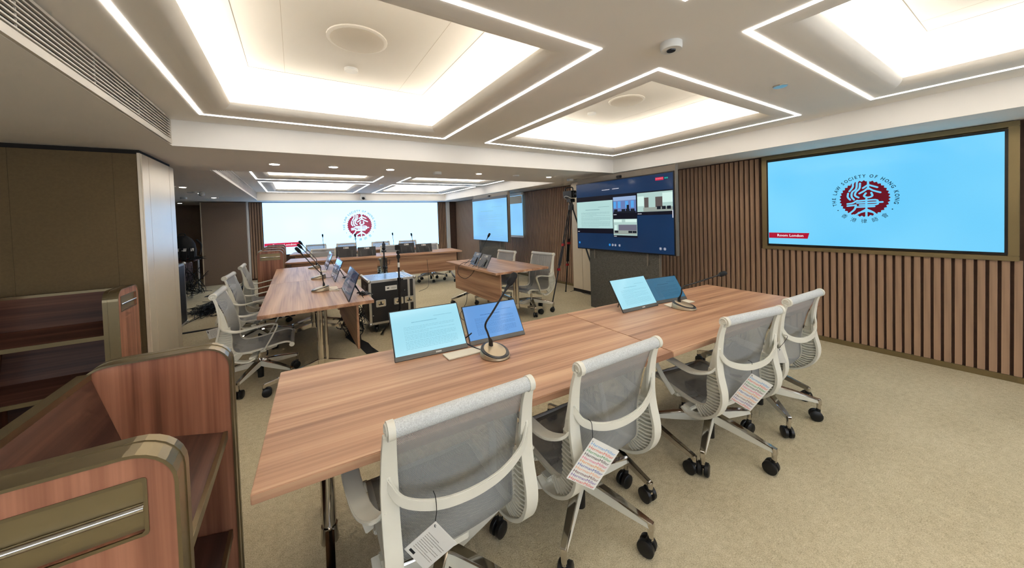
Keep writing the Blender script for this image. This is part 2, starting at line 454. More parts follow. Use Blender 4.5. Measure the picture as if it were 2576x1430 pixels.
# champagne pilaster on the right between the rooms
pr = struct(MB().box(4.57, 4.88, 3.99, 5.05, 0, ZS).build('trim_1', 'champagne'), 'champagne pilaster between the two rooms on the right')
for a, b in ((4.0, 4.30), (4.305, 4.78), (4.785, 5.045)):
    MB().box(4.55, 4.57, a, b, 0.06, ZS - 0.03).build('panel', 'champagne', pr, bevel=0.002)
MB().box(4.553, 4.57, 3.99, 5.05, 0, 0.055).build('plinth', 'darkgap', pr)
# --- left wall stub, brown fabric panels and a champagne end
wl = struct(MB().box(-5.0, -1.05, 3.99, 4.80, 0, ZS).build('wall_left', 'darkgap'), 'left wall stub with brown fabric panels')
for a, b in ((-3.4, -2.901), (-2.9, -2.301), (-2.3, -1.701), (-1.70, -1.191), (-1.19, -1.052)):
    MB().box(a, b, 3.955, 3.99, 0.03, 2.062).build('fabric_panel', 'fabricwall', wl, bevel=0.001, seg=1)
MB().box(-1.052, -1.034, 3.945, 4.815, 0, 2.07).build('end_cladding', 'champagne', wl)
for a, b in ((3.95, 4.10), (4.104, 4.66), (4.664, 4.81)):
    MB().box(-1.034, -1.026, a, b, 0.0, 2.065).build('panel', 'champagne', wl, bevel=0.0015)
struct(MB().box(-5.2, -5.0, -2.9, 13.2, 0, ZS).build('wall_far_left', 'fabricwall'), 'plain fabric wall at the far left')
wbh = MB().box(-5.0, 4.88, -2.9, -2.7, 0, .75).box(-5.0, 4.88, -2.9, -2.7, 2.02, ZS)
WIN = ((-4.6, -3.2), (-2.6, -1.2), (-.6, .8), (1.4, 2.8), (3.3, 4.7))
_e = [-5.0] + [v for w_ in WIN for v in w_] + [4.88]
for i in range(0, len(_e), 2): wbh.box(_e[i], _e[i + 1], -2.9, -2.7, .75, 2.02)
struct(wbh.build('wall_behind', 'fabricwall'), 'fabric wall with a row of windows behind the viewer')
for i, (a, b) in enumerate(WIN):
    w_ = struct(MB().box(a, b, -2.90, -2.885, .75, 2.02).build('window_%d' % (i + 1), 'daylight'), 'window behind the viewer with a daylit roller blind')
    MB().box(a, b, -2.885, -2.84, .75, .80).box(a, b, -2.885, -2.84, 1.97, 2.02).box(a, a + .05, -2.885, -2.84, .80, 1.97).box(b - .05, b, -2.885, -2.84, .80, 1.97).build('window_frame', 'alu', w_)
# --- far wall
wb = struct(MB().box(-1.04, 5.1, YF, YF + 0.2, 0, ZS).build('wall_back', 'slatback'), 'far wall with slats beside the big screen')
so = None
for x0, n in ((-1.0, 5), (4.235, 5)):
    for i in range(n):
        if so is None: so = MB().box(-0.02, 0.02, -0.03, 0, 0.05, 2.08).build('slat', 'slat', wb, bevel=0.002, seg=1); o = so
        else: o = so.copy(); COL.objects.link(o)
        o.location = (x0 + i * PITCH, YF, 0)
struct(MB().box(4.51, 4.62, YF - 0.10, YF, 0, ZS).build('trim_2', 'white', bevel=0.003), 'white pilaster right of the big screen')
struct(MB().box(4.62, 4.88, YF - 0.04, YF, 0, ZS).build('trim_3', 'slatback'), 'dark panel in the far right corner')
struct(MB().box(-1.07, -1.03, YF - 0.12, YF, 0, ZS).build('trim_4', 'white', bevel=0.003), 'white edge strip left of the big screen')
wa = struct(MB().box(-1.95, -1.07, 11.30, 11.45, 0, 2.08).build('wall_annex', 'fabricwall2'), 'brown fabric partition in the annex')
MB().box(-1.965, -1.948, 11.28, 11.46, 0, 2.08).build('edge_strip', 'champagne', wa)
struct(MB().box(-5.0, -1.9, 13.0, 13.2, 0, ZS).build('wall_annex_back', 'fabricwall2'), 'brown fabric wall deep in the annex')

# --- air grilles in the left face of both recesses
for (y0, y1, where) in ((-1.4, 3.60, 'above the near room'), (5.14, 10.66, 'above the far room')):
    t = thing('air_grille', 'long white linear air grille ' + where, 'vent', (RX0, (y0 + y1) / 2, 2.11), 0, 'linear air grilles')
    h = (y1 - y0) / 2
    MB().box(0.000, 0.002, -h, h, 0.025, 0.175).build('backing', 'blackmatte', t)
    f = MB().box(0, 0.014, -h - 0.02, h + 0.02, -0.008, 0.027).box(0, 0.014, -h - 0.02, h + 0.02, 0.172, 0.185)
    f.box(0, 0.014, -h - 0.02, -h, 0.027, 0.172).box(0, 0.014, h, h + 0.02, 0.027, 0.172)
    f.build('frame', 'louver', t)
    for i in range(7):
        z = 0.036 + i * 0.0195
        MB().box(0.003, 0.013, -h, h, z, z + 0.0065).build('louver', 'louver', t)
    d = MB()
    for i in range(1, int(h * 2 / 0.55)):
        d.box(0.003, 0.008, -h + i * 0.55, -h + i * 0.55 + 0.004, 0.027, 0.172)
    d.build('divider', 'louver', t)
# ================================================================== chairs
def make_chair():
    t = thing('office_chair', 'x', 'chair')
    # woven sling: back and seat in one
    path = spline([(0, a, b) for a, b in [(-.268, .874), (-.238, .80), (-.207, .72), (-.188, .64), (-.173, .56), (-.166, .50), (-.169, .44), (-.160, .392), (-.124, .361), (-.05, .357), (.03, .368), (.12, .384), (.20, .396), (.245, .389), (.266, .362)]], 4)
    nc = 9; me = bpy.data.meshes.new('mesh_sling'); vs = []; uvs = []; s = 0
    for i, p in enumerate(path):
        if i: s += (p - path[i - 1]).length
        d = (path[min(i + 1, len(path) - 1)] - path[max(i - 1, 0)]).normalized()
        nn = Vector((0, -d.z, d.y))                       # towards the underside / rear
        if nn.z > 0 or nn.y > 0.3: nn = -nn
        e = min(1, i / 5, (len(path) - 1 - i) / 5)
        for j in range(nc):
            u = j / (nc - 1) * 2 - 1
            q = p + nn * (0.016 * (1 - u * u) * e)
            vs.append((u * 0.222, q.y, q.z)); uvs.append((u * 0.222, s))
    fs = [(i * nc + j, i * nc + j + 1, (i + 1) * nc + j + 1, (i + 1) * nc + j) for i in range(len(path) - 1) for j in range(nc - 1)]
    me.from_pydata(vs, [], fs); uvl = me.uv_layers.new(name='UVMap')
    for lp in me.loops: uvl.data[lp.index].uv = uvs[lp.vertex_index]
    for q in me.polygons: q.use_smooth = True
    me.materials.append(M['mesh'])
    o = bpy.data.objects.new('mesh_sling', me); COL.objects.link(o); o.parent = t
    # rolled top edge and front edge
    MB().tube([(-.232, -.272, .874), (.232, -.272, .874)], .024, 16).build('top_roll', 'meshroll', t, smooth=True)
    MB().tube([(-.226, .262, .366), (.226, .262, .366)], .017, 12).build('front_roll', 'meshroll', t, smooth=True)
    OUT = [(-.238, .60), (-.246, .56), (-.254, .525), (-.262, .49), (-.263, .46), (-.257, .425), (-.245, .395), (-.222, .36), (-.185, .328), (-.145, .305)]
    INN = [(-.181, .60), (-.173, .555), (-.168, .52), (-.167, .485), (-.169, .45), (-.168, .42), (-.160, .392), (-.146, .374), (-.124, .361), (-.095, .357)]
    for sg in (-1, 1):
        x = .236 * sg
        band = spline([(x, a, b) for a, b in [(-.268, .862), (-.250, .80), (-.239, .72), (-.236, .64), (-.244, .57), (-.262, .49), (-.257, .425), (-.222, .36), (-.16, .312), (-.10, .288), (-.05, .284), (-.01, .305)]], 5)
        fr = MB().ribbon(band, [.036 + .014 * min(1, i / 12) for i in range(len(band))], .014)
        pl = [(-.263, .852), (-.241, .80), (-.210, .72), (-.190, .64), (-.178, .585), (-.173, .555), (-.246, .555), (-.236, .64), (-.239, .72), (-.250, .80), (-.268, .852)]
        fr.prism([(x - .007 * sg, a, b) for a, b in pl], (.012 * sg, 0, 0))
        fr.prism([(x - .004 * sg, a, b) for a, b in INN + OUT[::-1]], (.002 * sg, 0, 0))
        f = fr.build('side_frame', 'cream', t, bevel=.003, smooth=True)
        rail = [p for p in path if p.z < .612]
        MB().ribbon([(x * .95, p.y, p.z) for p in rail], .020, .014).build('seat_rail', 'cream', t, smooth=True)
        rb = MB()
        for i in range(17):
            q = i / 16 * 9; k = min(8, int(q)); fq = q - k
            a = [INN[k][c] * (1 - fq) + INN[k + 1][c] * fq for c in (0, 1)]; b = [OUT[k][c] * (1 - fq) + OUT[k + 1][c] * fq for c in (0, 1)]
            rb.ribbon([(x * .97, a[0], a[1]), (x * .98, (a[0] + b[0]) / 2, (a[1] + b[1]) / 2 - .006), (x, b[0], b[1])], .030, .0065)
        rb.build('rib_row', 'cream', f)['kind'] = 'stuff'
        # scrolls on the ends of the rolls
        sc = MB().tube([(x - .012 * sg, -.272, .874), (x + .008 * sg, -.272, .874)], .027, 16)
        sp = [(x + .009 * sg, -.272 + (.024 - .0016 * i) * math.cos(-.6 + i * .55), .874 + (.024 - .0016 * i) * math.sin(-.6 + i * .55)) for i in range(13)]
        sc.tube(sp, .004, 6)
        MB().tube([(x - .012 * sg, .262, .366), (x + .006 * sg, .262, .366)], .021, 12).build('front_scroll', 'cream', t, smooth=True)
        sc.build('scroll', 'cream', t, smooth=True)
        arm = spline([(.236 * sg, -.238, .625), (.262 * sg, -.205, .588), (.292 * sg, -.12, .566), (.306 * sg, 0, .585), (.306 * sg, .10, .600), (.304 * sg, .152, .592), (.298 * sg, .160, .562), (.284 * sg, .11, .46), (.250 * sg, .05, .352)], 6)
        n = len(arm)
        MB().ribbon(arm, [.040 if i < n * .12 else (.056 if i < n * .62 else .032) for i in range(n)], .011).build('armrest', 'cream', t, bevel=.003, smooth=True)
    bar = spline([(-.240, -.236, .735), (-.234, -.244, .695), (-.20, -.262, .648), (-.11, -.284, .616), (0, -.291, .606), (.11, -.284, .616), (.20, -.262, .648), (.234, -.244, .695), (.240, -.236, .735)], 6)
    n = len(bar)
    MB().ribbon(bar, [.017 + .017 * math.sin(PI * i / (n - 1)) for i in range(n)], .012, (0, 0, 1)).build('crossbar', 'cream', t, bevel=.003, smooth=True)
    sup = MB()
    sup.loft([[(-.05, -.13, .305), (.05, -.13, .305), (.05, -.13, .335), (-.05, -.13, .335)], [(-.085, 0, .285), (.085, 0, .285), (.085, 0, .335), (-.085, 0, .335)], [(-.05, .14, .315), (.05, .14, .315), (.05, .14, .345), (-.05, .14, .345)]])
    for sg in (-1, 1): sup.ribbon([(.04 * sg, -.01, .312), (.14 * sg, -.02, .300), (.236 * sg, -.03, .302)], .05, .022, (0, 1, 0)).ribbon([(.04 * sg, .03, .318), (.15 * sg, .045, .325), (.240 * sg, .05, .352)], .04, .018, (0, 1, 0))
    sup.build('seat_support', 'cream', t, bevel=.004, smooth=True)
    MB().tube([(.05, .06, .30), (.13, .07, .292), (.16, .068, .285)], .006, 8).build('tilt_lever', 'black', t)
    MB().cyl((0, 0, .19), (0, 0, .30), .016).build('gas_lift', 'chrome', t, smooth=True)
    MB().cyl((0, 0, .045), (0, 0, .17), .024, .026, 16).build('lift_tube', 'black', t, smooth=True)
    # five star base: each leg its own mesh, with polished cap and caster
    def sec(r, w, zb, zt): return [(r, -w, zb), (r, w, zb), (r, w * .8, zt), (r, -w * .8, zt)]
    leg = MB().loft([sec(.0, .030, .165, .205), sec(.06, .026, .150, .202), sec(.20, .020, .134, .176), sec(.325, .014, .122, .146), sec(.344, .012, .114, .140)])
    leg.cyl((.334, 0, .07), (.334, 0, .13), .0115, .0125, 12)
    cap = MB().loft([sec(-.01, .026, .204, .210), sec(.06, .023, .201, .208), sec(.20, .019, .175, .182), sec(.325, .0145, .145, .152), sec(.346, .013, .112, .148), sec(.349, .011, .110, .144)])
    cap.cyl((.334, 0, .072), (.334, 0, .142), .0125, .0140, 12)
    cas = MB()
    for s_ in (-1, 1):
        cas.tube([(.318, s_ * .005, .0355), (.318, s_ * .009, .0355), (.318, s_ * .025, .0355), (.318, s_ * .030, .0355)], [.030, .0355, .0355, .027], 20)
    cas.tube([(.334, 0, .084), (.331, 0, .070), (.318, 0, .048)], [.013, .0145, .012], 10)
    L0 = None
    for i in range(5):
        if L0 is None:
            L0 = leg.build('leg', 'cream', t, bevel=.003, smooth=True); cap.build('leg_cap', 'chrome', L0, bevel=.0015, smooth=True); cas.build('caster', 'black', L0, smooth=True)
            lo = L0
        else: lo = copy_tree(L0, t)
        lo.rotation_euler = (0, 0, i * 2 * PI / 5)
    return t
chair0 = make_chair(); chair_used = [False]
def chair(x, y, yaw_deg, base_deg, label, group):
    c = chair0 if not chair_used[0] else copy_tree(chair0)
    chair_used[0] = True
    place(c, (x, y, 0), math.radians(yaw_deg), label, group)
    k = 0
    for ch in c.children:
        if ch.name.split('.')[0] == 'leg':
            ch.rotation_euler = (0, 0, math.radians(base_deg + 72 * k - yaw_deg)); k += 1
    return c
G1 = 'mesh chairs along the near table'
chair(.434, 1.255, 0, 20, 'mesh office chair nearest the viewer, its tag showing the blank side', G1)
chair(1.118, 1.235, 0, 0, 'mesh office chair at near table, second from the viewer, with colourful tag', G1)
chair(2.146, 1.160, -8.6, 58, 'mesh office chair at near table, third from the viewer, with colourful tag', G1)
chair(2.806, 1.158, -2.6, -59, 'mesh office chair at the far right end of the near table', G1)
G2 = 'mesh chairs on the left of the left table'
chair(-.325, 3.97, -91, 30, 'mesh office chair nearest us on the left of the left table', G2)
chair(-.41, 5.20, -93, 10, 'middle mesh office chair on the left of the left table', G2)
chair(-.40, 6.33, -90, 40, 'farthest mesh office chair on the left of the left table, by the trolleys', G2)
G3 = 'mesh chairs at the single table by the right wall'
chair(3.045, 4.34, 97, 28, 'mesh office chair nearer us behind the single table on the right', G3)
chair(2.83, 5.10, 95, 5, 'mesh office chair farther from us behind the single table on the right', G3)
G4 = 'mesh chairs in front of the big screen'
for i, (x, y, a) in enumerate(((.46, 10.80, 176), (1.17, 10.52, 172), (2.07, 10.31, 174), (2.77, 10.06, 171))):
    chair(x, y, a, 12 * i, 'mesh office chair at the back row, %s from the left, before the big screen' % ('first', 'second', 'third', 'fourth')[i], G4)
for i, (x, y, a) in enumerate(((.50, 8.62, 175), (1.93, 8.40, 174), (2.74, 8.10, 173))):
    chair(x, y, a, 20 * i + 5, 'mesh office chair behind the far front table, %s' % ('at its left end', 'in the middle', 'at its right end')[i], G4)

# ================================================================== tables
def make_table(L=1.765, D=.885):
    t = thing('conference_table', 'x', 'table')
    MB().box(-L / 2, L / 2, -D / 2, D / 2, .700, .730).build('tabletop', 'table', t, bevel=.0025)
    MB().box(-L / 2 + .16, L / 2 - .16, -.035, .035, .655, .699).box(-L / 2 + .14, -L / 2 + .28, -.30, .30, .675, .699).box(L / 2 - .28, L / 2 - .14, -.30, .30, .675, .699).build('underframe', 'blackmatte', t, bevel=.004)
    MB().box(-L / 2 + .10, L / 2 - .10, .300, .320, .265, .690).build('modesty_panel', 'table', t, bevel=.0015)
    first = None
    for sx in (-1, 1):
        if first is None:
            g = MB().cyl((0, 0, .20), (0, 0, .675), .026, .026, 16).cyl((0, .048, .20), (0, .048, .675), .014, .014, 12)
            first = g.build('leg', 'chrome', t, smooth=True)
            MB().cyl((0, 0, .16), (0, 0, .225), .034, .030, 16).build('leg_collar', 'chrome', first, smooth=True)
            for s in (-1, 1):
                ft = MB().loft([[(-.020, s * .02, .170), (.020, s * .02, .170), (.016, s * .02, .222), (-.016, s * .02, .222)], [(-.017, s * .23, .122), (.017, s * .23, .122), (.014, s * .23, .160), (-.014, s * .23, .160)], [(-.013, s * .432, .082), (.013, s * .432, .082), (.011, s * .432, .112), (-.011, s * .432, .112)]])
                ft.cyl((0, s * .428, .05), (0, s * .428, .108), .015, .015, 12)
                ft.build('foot', 'chrome', first, bevel=.003, smooth=True)
                cs = MB()
                for q in (-1, 1): cs.tube([(q * .006, s * .412, .036), (q * .010, s * .412, .036), (q * .027, s * .412, .036), (q * .031, s * .412, .036)], [.028, .036, .036, .026], 18)
                cs.tube([(0, s * .428, .078), (0, s * .424, .058), (0, s * .412, .048)], [.017, .020, .015], 10)
                cs.build('caster', 'black', first, smooth=True)
            first.location = (-L / 2 + .18, 0, 0)
        else:
            g = copy_tree(first, t); g.location = (L / 2 - .18, 0, 0)
    return t
table0 = make_table(); tab_used = [False]
def table(x, y, rz_deg, label, group):
    c = table0 if not tab_used[0] else copy_tree(table0); tab_used[0] = True
    return place(c, (x, y, 0), math.radians(rz_deg), label, group)
GT = 'walnut conference tables'
_a = math.radians(-2.75)
for s, nm in ((-1, 'left half of the near pair, in front of the viewer'), (1, 'right half of the near pair, reaching towards the slatted wall')):
    table(1.655 + s * .884 * math.cos(_a), 1.508 + s * .884 * math.sin(_a), -2.75, 'walnut conference table, ' + nm, GT)
table(.155, 4.290, -90, 'walnut conference table nearer us of the left pair, below three microphones', GT)
table(.155, 6.056, -90, 'walnut conference table farther from us of the left pair, next to the trolleys', GT)
table(2.655, 4.84, 90, 'single walnut conference table near the right wall with two screens on it', GT)
_b = math.radians(-6)
for s, nm in ((-1, 'left half of the far front pair'), (1, 'right half of the far front pair')):
    table(1.60 + s * .884 * math.cos(_b), 8.13 + s * .884 * math.sin(_b), -6 + 180, 'walnut conference table, ' + nm, GT)
for s, nm in ((-1, 'left half of the back pair right before the big screen'), (1, 'right half of the back pair right before the big screen')):
    table(1.66 + s * .884 * math.cos(_b), 10.22 + s * .884 * math.sin(_b), -6 + 180, 'walnut conference table, ' + nm, GT)

# ================================================================== mobile shelf trolleys
def make_trolley(L=.735, D=.372, Hh=1.03, T=.078):
    t = thing('shelf_trolley', 'x', 'trolley')
    for s in (-1, 1):
        xo = s * L / 2                                  # outer face
        def out(off): return [(a, b) for a, b in rrect(-D / 2 + off, D / 2 - off, .045 + off, Hh - off, .075 - off, 7, (0, 0, 1, 1))]
        core = MB().prism([(xo - s * .012, a, b) for a, b in out(.005)], (-s * (T - .018), 0, 0))
        hole = [(xo, a, b) for a, b in rrect(-D / 2 + .05, D / 2 - .05, Hh - .155, Hh - .055, .004, 1)]
        core.holed([(xo - s * .002, a, b) for a, b in out(.005)], [(xo - s * .002, a, b) for _, a, b in hole], (-s * .011, 0, 0))
        pn = core.build('end_panel', 'walnut', t, smooth=False)
        rim = MB()
        for (a, b, ins) in ((0, .024, 0), (.024, T - .024, .002), (T - .024, T, 0)):
            rim.holed([(xo - s * a, p, q) for p, q in out(ins)], [(xo - s * a, p, q) for p, q in out(.006)], (-s * (b - a), 0, 0))
        rim.build('rim', 'brass', pn, smooth=False)
        slot = MB().box(min(xo - s * .011, xo - s * .0122), max(xo - s * .011, xo - s * .0122), -D / 2 + .051, D / 2 - .051, Hh - .154, Hh - .056)
        slot.build('slot', 'bronze', pn)
        hd = MB().holed([(xo, a, b) for a, b in rrect(-D / 2 + .044, D / 2 - .044, Hh - .161, Hh - .049, .006, 2)], hole, (-s * .004, 0, 0))
        hd.build('slot_frame', 'brass', pn)
        MB().tube([(xo - s * .004, -D / 2 + .050, Hh - .108), (xo - s * .004, D / 2 - .050, Hh - .108)], .0075, 10).build('handle_bar', 'chrome', pn, smooth=True)
    h = L / 2 - T
    for i in range(3):
        zb, zf = Hh - .018 - .36 * i, .722 - .36 * i
        if i == 2: break
        pf = [(D / 2 - .020, zb), (D / 2 - .095, zf + .062), (-D / 2 + .03, zf), (-D / 2 + .03, zf - .018), (D / 2 - .10, zf + .042), (D / 2 - .034, zb)]
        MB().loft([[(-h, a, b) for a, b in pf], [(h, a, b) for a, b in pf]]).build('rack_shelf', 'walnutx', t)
        MB().box(-h, h, -D / 2 + .018, -D / 2 + .030, zf - .026, zf + .002).build('shelf_lip', 'brass', t, bevel=.001)
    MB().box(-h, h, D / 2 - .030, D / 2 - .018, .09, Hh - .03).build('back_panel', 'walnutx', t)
    MB().box(-h, h, D / 2 - .040, D / 2 - .010, Hh - .034, Hh - .016).build('top_edge', 'brass', t)
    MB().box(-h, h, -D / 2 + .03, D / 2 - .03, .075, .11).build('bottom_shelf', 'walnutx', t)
    for sx in (-1, 1):
        for sy in (-1, 1):
            MB().tube([(sx * (L / 2 - T / 2) - .012, sy * .13, .024), (sx * (L / 2 - T / 2) + .012, sy * .13, .024)], .024, 14).box(sx * (L / 2 - T / 2) - .015, sx * (L / 2 - T / 2) + .015, sy * .13 - .015, sy * .13 + .015, .028, .046).build('castor', 'black', t, smooth=True)
    return t
tr0 = make_trolley()
GR = 'walnut shelf trolleys'
place(tr0, (-.400, 1.290, 0), PI / 2, 'walnut shelf trolley right beside the viewer at lower left', GR)
for x, y, a, l in ((-1.437, 3.700, 0, 'walnut shelf trolley standing against the brown left wall'),
                   (-.375, 7.44, PI / 2, 'front walnut shelf trolley of the two beyond the left table'),
                   (-.375, 8.86, PI / 2, 'rear walnut shelf trolley of the two beyond the left table')):
    place(copy_tree(tr0), (x, y, 0), a, l, GR)
# ================================================================== wall and stand displays
S_BLUE = screen('display_sky_blue', (106, 205, 252), 1.0, rgb2=(126, 216, 255))
S_WHITE = screen('display_white', (114, 152, 190), 5.0, rgb2=(115, 154, 192))
S_NAVY = screen('display_navy', (15, 44, 78), 1.0, rgb2=(19, 52, 90))
S_DARK = screen('display_dark', (13, 14, 26), 1.0)
S_DOC = screen('display_document', (176, 214, 212), 1.0, rgb2=(184, 222, 218))
S_RED = screen('display_red', (176, 16, 48), 1.0)
S_RED2 = screen('display_crimson', (214, 40, 76), 1.0)
S_SEAL = screen('display_maroon', (104, 8, 28), 1.0)
S_SEAL2 = screen('display_maroon_far', (160, 26, 66), 1.0)
S_INKD = screen('display_ink', (14, 40, 58), 1.0)
S_GREYT = screen('display_grey_text', (112, 150, 158), 1.0)
S_LBL = screen('display_label_white', (240, 240, 248), 1.0)
S_TXT2 = screen('display_soft_text', (128, 186, 206), 1.0)
S_TXT3 = screen('display_blue_text', (62, 108, 168), 1.0)
S_MBLUE = screen('monitor_pale_blue', (160, 222, 240), 1.0, rgb2=(178, 230, 240))
S_MDEEP = screen('monitor_mid_blue', (96, 150, 214), 1.0, rgb2=(110, 165, 225))
S_MTEAL = screen('monitor_dim_teal', (50, 102, 132), 1.0, rgb2=(58, 112, 142))
S_GREEN = screen('display_green', (40, 170, 150), 1.0)
S_ICON = screen('display_icon_blue', (40, 140, 220), 1.0)
S_FAR = screen('display_far_blue', (128, 192, 242), 1.0, rgb2=(140, 205, 246))

def seal(parent, X, r, maroon, ground):
    """round serrated emblem with two seal-script characters and a ring of lettering"""
    pts = []
    for i in range(72):
        a = 2 * PI * i / 72; q = r * (1.0 if i % 2 == 0 else .925)
        pts.append((q * math.cos(a), q * math.sin(a), .0015))
    MB().prism(pts, (0, 0, .0005)).build('emblem_disc', maroon, parent, X=X)
    def P(x, y): return ((x - 1038) / 230 * r, -(y - 790) / 178 * r)
    strokes = [[(938, 640), (936, 672), (905, 712)], [(976, 628), (968, 690), (932, 722), (926, 764), (948, 796)], [(1004, 640), (998, 690), (966, 722), (958, 756), (990, 778)], [(893, 732), (890, 768), (912, 796)],
               [(1076, 606), (1076, 700)], [(1074, 660), (1030, 688)], [(1080, 660), (1156, 688)], [(1074, 690), (1040, 716), (998, 738)], [(1078, 690), (1120, 716), (1182, 738)], [(1056, 738), (1040, 766), (1076, 780), (1112, 766), (1104, 736)],
               [(978, 806), (934, 830), (886, 836)], [(966, 850), (886, 857)], [(966, 850), (952, 892), (900, 936)],
               [(978, 810), (1140, 806), (1156, 828), (1146, 850), (1000, 850)], [(976, 829), (1200, 829)], [(966, 870), (1130, 868)], [(1060, 790), (1060, 972)], [(1056, 896), (1010, 920), (936, 962)], [(1064, 896), (1110, 918), (1160, 958)], [(1060, 908), (990, 926)], [(1060, 908), (1122, 924)]]
    w = .043 * r
    m2 = MB()
    for k, s in enumerate(strokes):      # flat strokes: offset polyline
        p = [Vector((*P(*q), 0)) for q in s]
        if len(p) > 2: p = spline(p, 5)
        L = []; R_ = []
        for i in range(len(p)):
            d = (p[min(i + 1, len(p) - 1)] - p[max(i - 1, 0)]).normalized(); nn = Vector((-d.y, d.x, 0)) * w
            L.append(p[i] + nn); R_.append(p[i] - nn)
        z = .0026 + k * 2e-5
        for i in range(len(p) - 1): m2.quad(*[(q.x, q.y, z) for q in (R_[i], R_[i + 1], L[i + 1], L[i])])
        for e in (p[0], p[-1]): m2.quad(*[(e.x + w * math.cos(a), e.y + w * math.sin(a), z) for a in [2 * PI * j / 10 for j in range(10)]])
    m2.build('emblem_character', ground, parent, X=X, fixn=False)
    ring = []
    txt = 'THE LAW SOCIETY OF HONG KONG'
    a0, a1 = math.radians(198), math.radians(-18)
    wd = {'I': .5, ' ': .62, 'W': 1.3, 'O': 1.15, 'N': 1.08, 'G': 1.12, 'H': 1.05, 'K': 1.05}
    tot = sum(wd.get(ch, .95) for ch in txt); acc = 0
    for ch in txt:
        q = wd.get(ch, .95); a = a0 + (a1 - a0) * (acc + q / 2) / tot; acc += q
        if ch == ' ': continue
        G = Matrix.Translation((1.22 * r * math.cos(a), 1.22 * r * math.sin(a), .002)) @ Matrix.Rotation(a - PI / 2, 4, 'Z')
        ring.append(glyphs(ch, .235 * r, G, sx=.86, bold=.016))
    for ch, deg in zip('香港律師會', (-130, -110, -90, -70, -50)):
        a = math.radians(deg)
        G = Matrix.Translation((1.24 * r * math.cos(a), 1.24 * r * math.sin(a), .002)) @ Matrix.Rotation(a + PI / 2, 4, 'Z')
        ring.append(glyphs(ch, .25 * r, G))
    for deg in (-150, -30):
        a = math.radians(deg)
        ring.append(MB().quad(*[(1.22 * r * math.cos(a) + .028 * r * math.cos(b), 1.22 * r * math.sin(a) + .028 * r * math.sin(b), .002) for b in [2 * PI * j / 10 for j in range(10)]]))
    merge(ring).build('emblem_lettering', S_INKD, parent, X=X, fixn=False)['kind'] = 'stuff'

def banner(parent, X, x0, y0, w, h, red, txt='Room London'):
    MB().prism([(x0, y0, .0012), (x0 + w - .25 * h, y0, .0012), (x0 + w, y0 + h, .0012), (x0, y0 + h, .0012)], (0, 0, .0006)).build('banner', red, parent, X=X)
    glyphs(txt, h * .62, X @ Matrix.Translation((x0 + w * .54, y0 + h * .5, .0026)), bold=.018, fit=w * .64).build('lettering', S_LBL, parent, fixn=False)

def dashes(x0, x1, y, h, rnd, dens=.9, z=.0012, m=None):
    """a line of unreadable print: word-length dashes"""
    m = m or MB(); x = x0
    while x < x1:
        w = min(rnd.uniform(.02, .075) * (x1 - x0) * dens, x1 - x)
        m.quad((x, y, z), (x + w, y, z), (x + w, y + h, z), (x, y + h, z)); x += w + .012 * (x1 - x0)
    return m
def document(parent, X, x0, y0, w, h, ink, seed=1, name='document_text'):
    """page of print inside a rectangle of a screen"""
    rnd = random.Random(seed); m = MB()
    dashes(x0 + .62 * w, x0 + .92 * w, y0 + .80 * h, .012 * h, rnd, m=m)
    dashes(x0 + .26 * w, x0 + .66 * w, y0 + .70 * h, .020 * h, rnd, m=m)
    yy = .60
    for n_ in (3, 2, 4, 6):
        for i in range(n_):
            e = .93 if i < n_ - 1 else rnd.uniform(.4, .9)
            dashes(x0 + .13 * w, x0 + e * w, y0 + yy * h, .0075 * h, rnd, m=m); yy -= .036
        yy -= .012
    m.build(name, ink, parent, X=X, fixn=False)['kind'] = 'stuff'

# --- big wall screen in its bronze frame (right wall)
X1 = basis((4.835, 1.052, 1.535), (0, -1, 0), (0, 0, 1))
tv = thing('wall_display', 'large sky blue wall screen in bronze frame on the slatted wall', 'television', (4.86, 1.052, .98))
_inv = Matrix.Translation((-4.86, -1.052, -.98))
def tvX(X, base): return Matrix.Translation((-base[0], -base[1], -base[2])) @ X
XT = tvX(X1, (4.86, 1.052, .98))
fr = MB()
for a, b, c_, d in ((-.885, .885, -.555, -.515), (-.885, .885, .515, .560), (-.885, -.83, -.515, .515), (.83, .885, -.515, .515)):
    fr.box(a, b, c_, d, -.045, .004)
MB().box(-.885, .885, -.555, .56, -.044, -.040).build('recess_back', 'bronze', tv, X=XT)
fr.build('frame', 'bronze', tv, X=XT, bevel=.003)
MB().box(-.834, .834, -.506, .504, -.028, .006).build('bezel', 'black', tv, X=XT, bevel=.003)
MB().box(-.816, .816, -.487, .485, .004, .0075).build('screen', S_BLUE, tv, X=XT)
XG = XT @ Matrix.Translation((0, 0, .0065))
seal(tv, XG @ Matrix.Translation((.008, 0, 0)), .184, S_SEAL, S_BLUE)
banner(tv, XG, -.812, -.418, .385, .064, S_RED)

# --- long led wall at the far end
lw = thing('led_wall', 'very wide bright white screen with crimson emblem on the far wall', 'screen', (1.74, YF - .04, .55))
XT = tvX(basis((1.735, YF - .035, 1.365), (1, 0, 0), (0, 0, 1)), (1.74, YF - .04, .55))
MB().box(-2.475, 2.475, -.735, .725, -.03, .0).build('cabinet', 'black', lw, X=XT)
MB().box(-2.465, 2.465, -.725, .715, 0, .004).build('screen', S_WHITE, lw, X=XT)
XG = XT @ Matrix.Translation((0, 0, .006))
seal(lw, XG @ Matrix.Translation((-.045, .018, 0)), .36, S_SEAL2, S_WHITE)
banner(lw, XG, -2.46, -.520, .85, .125, S_RED2)

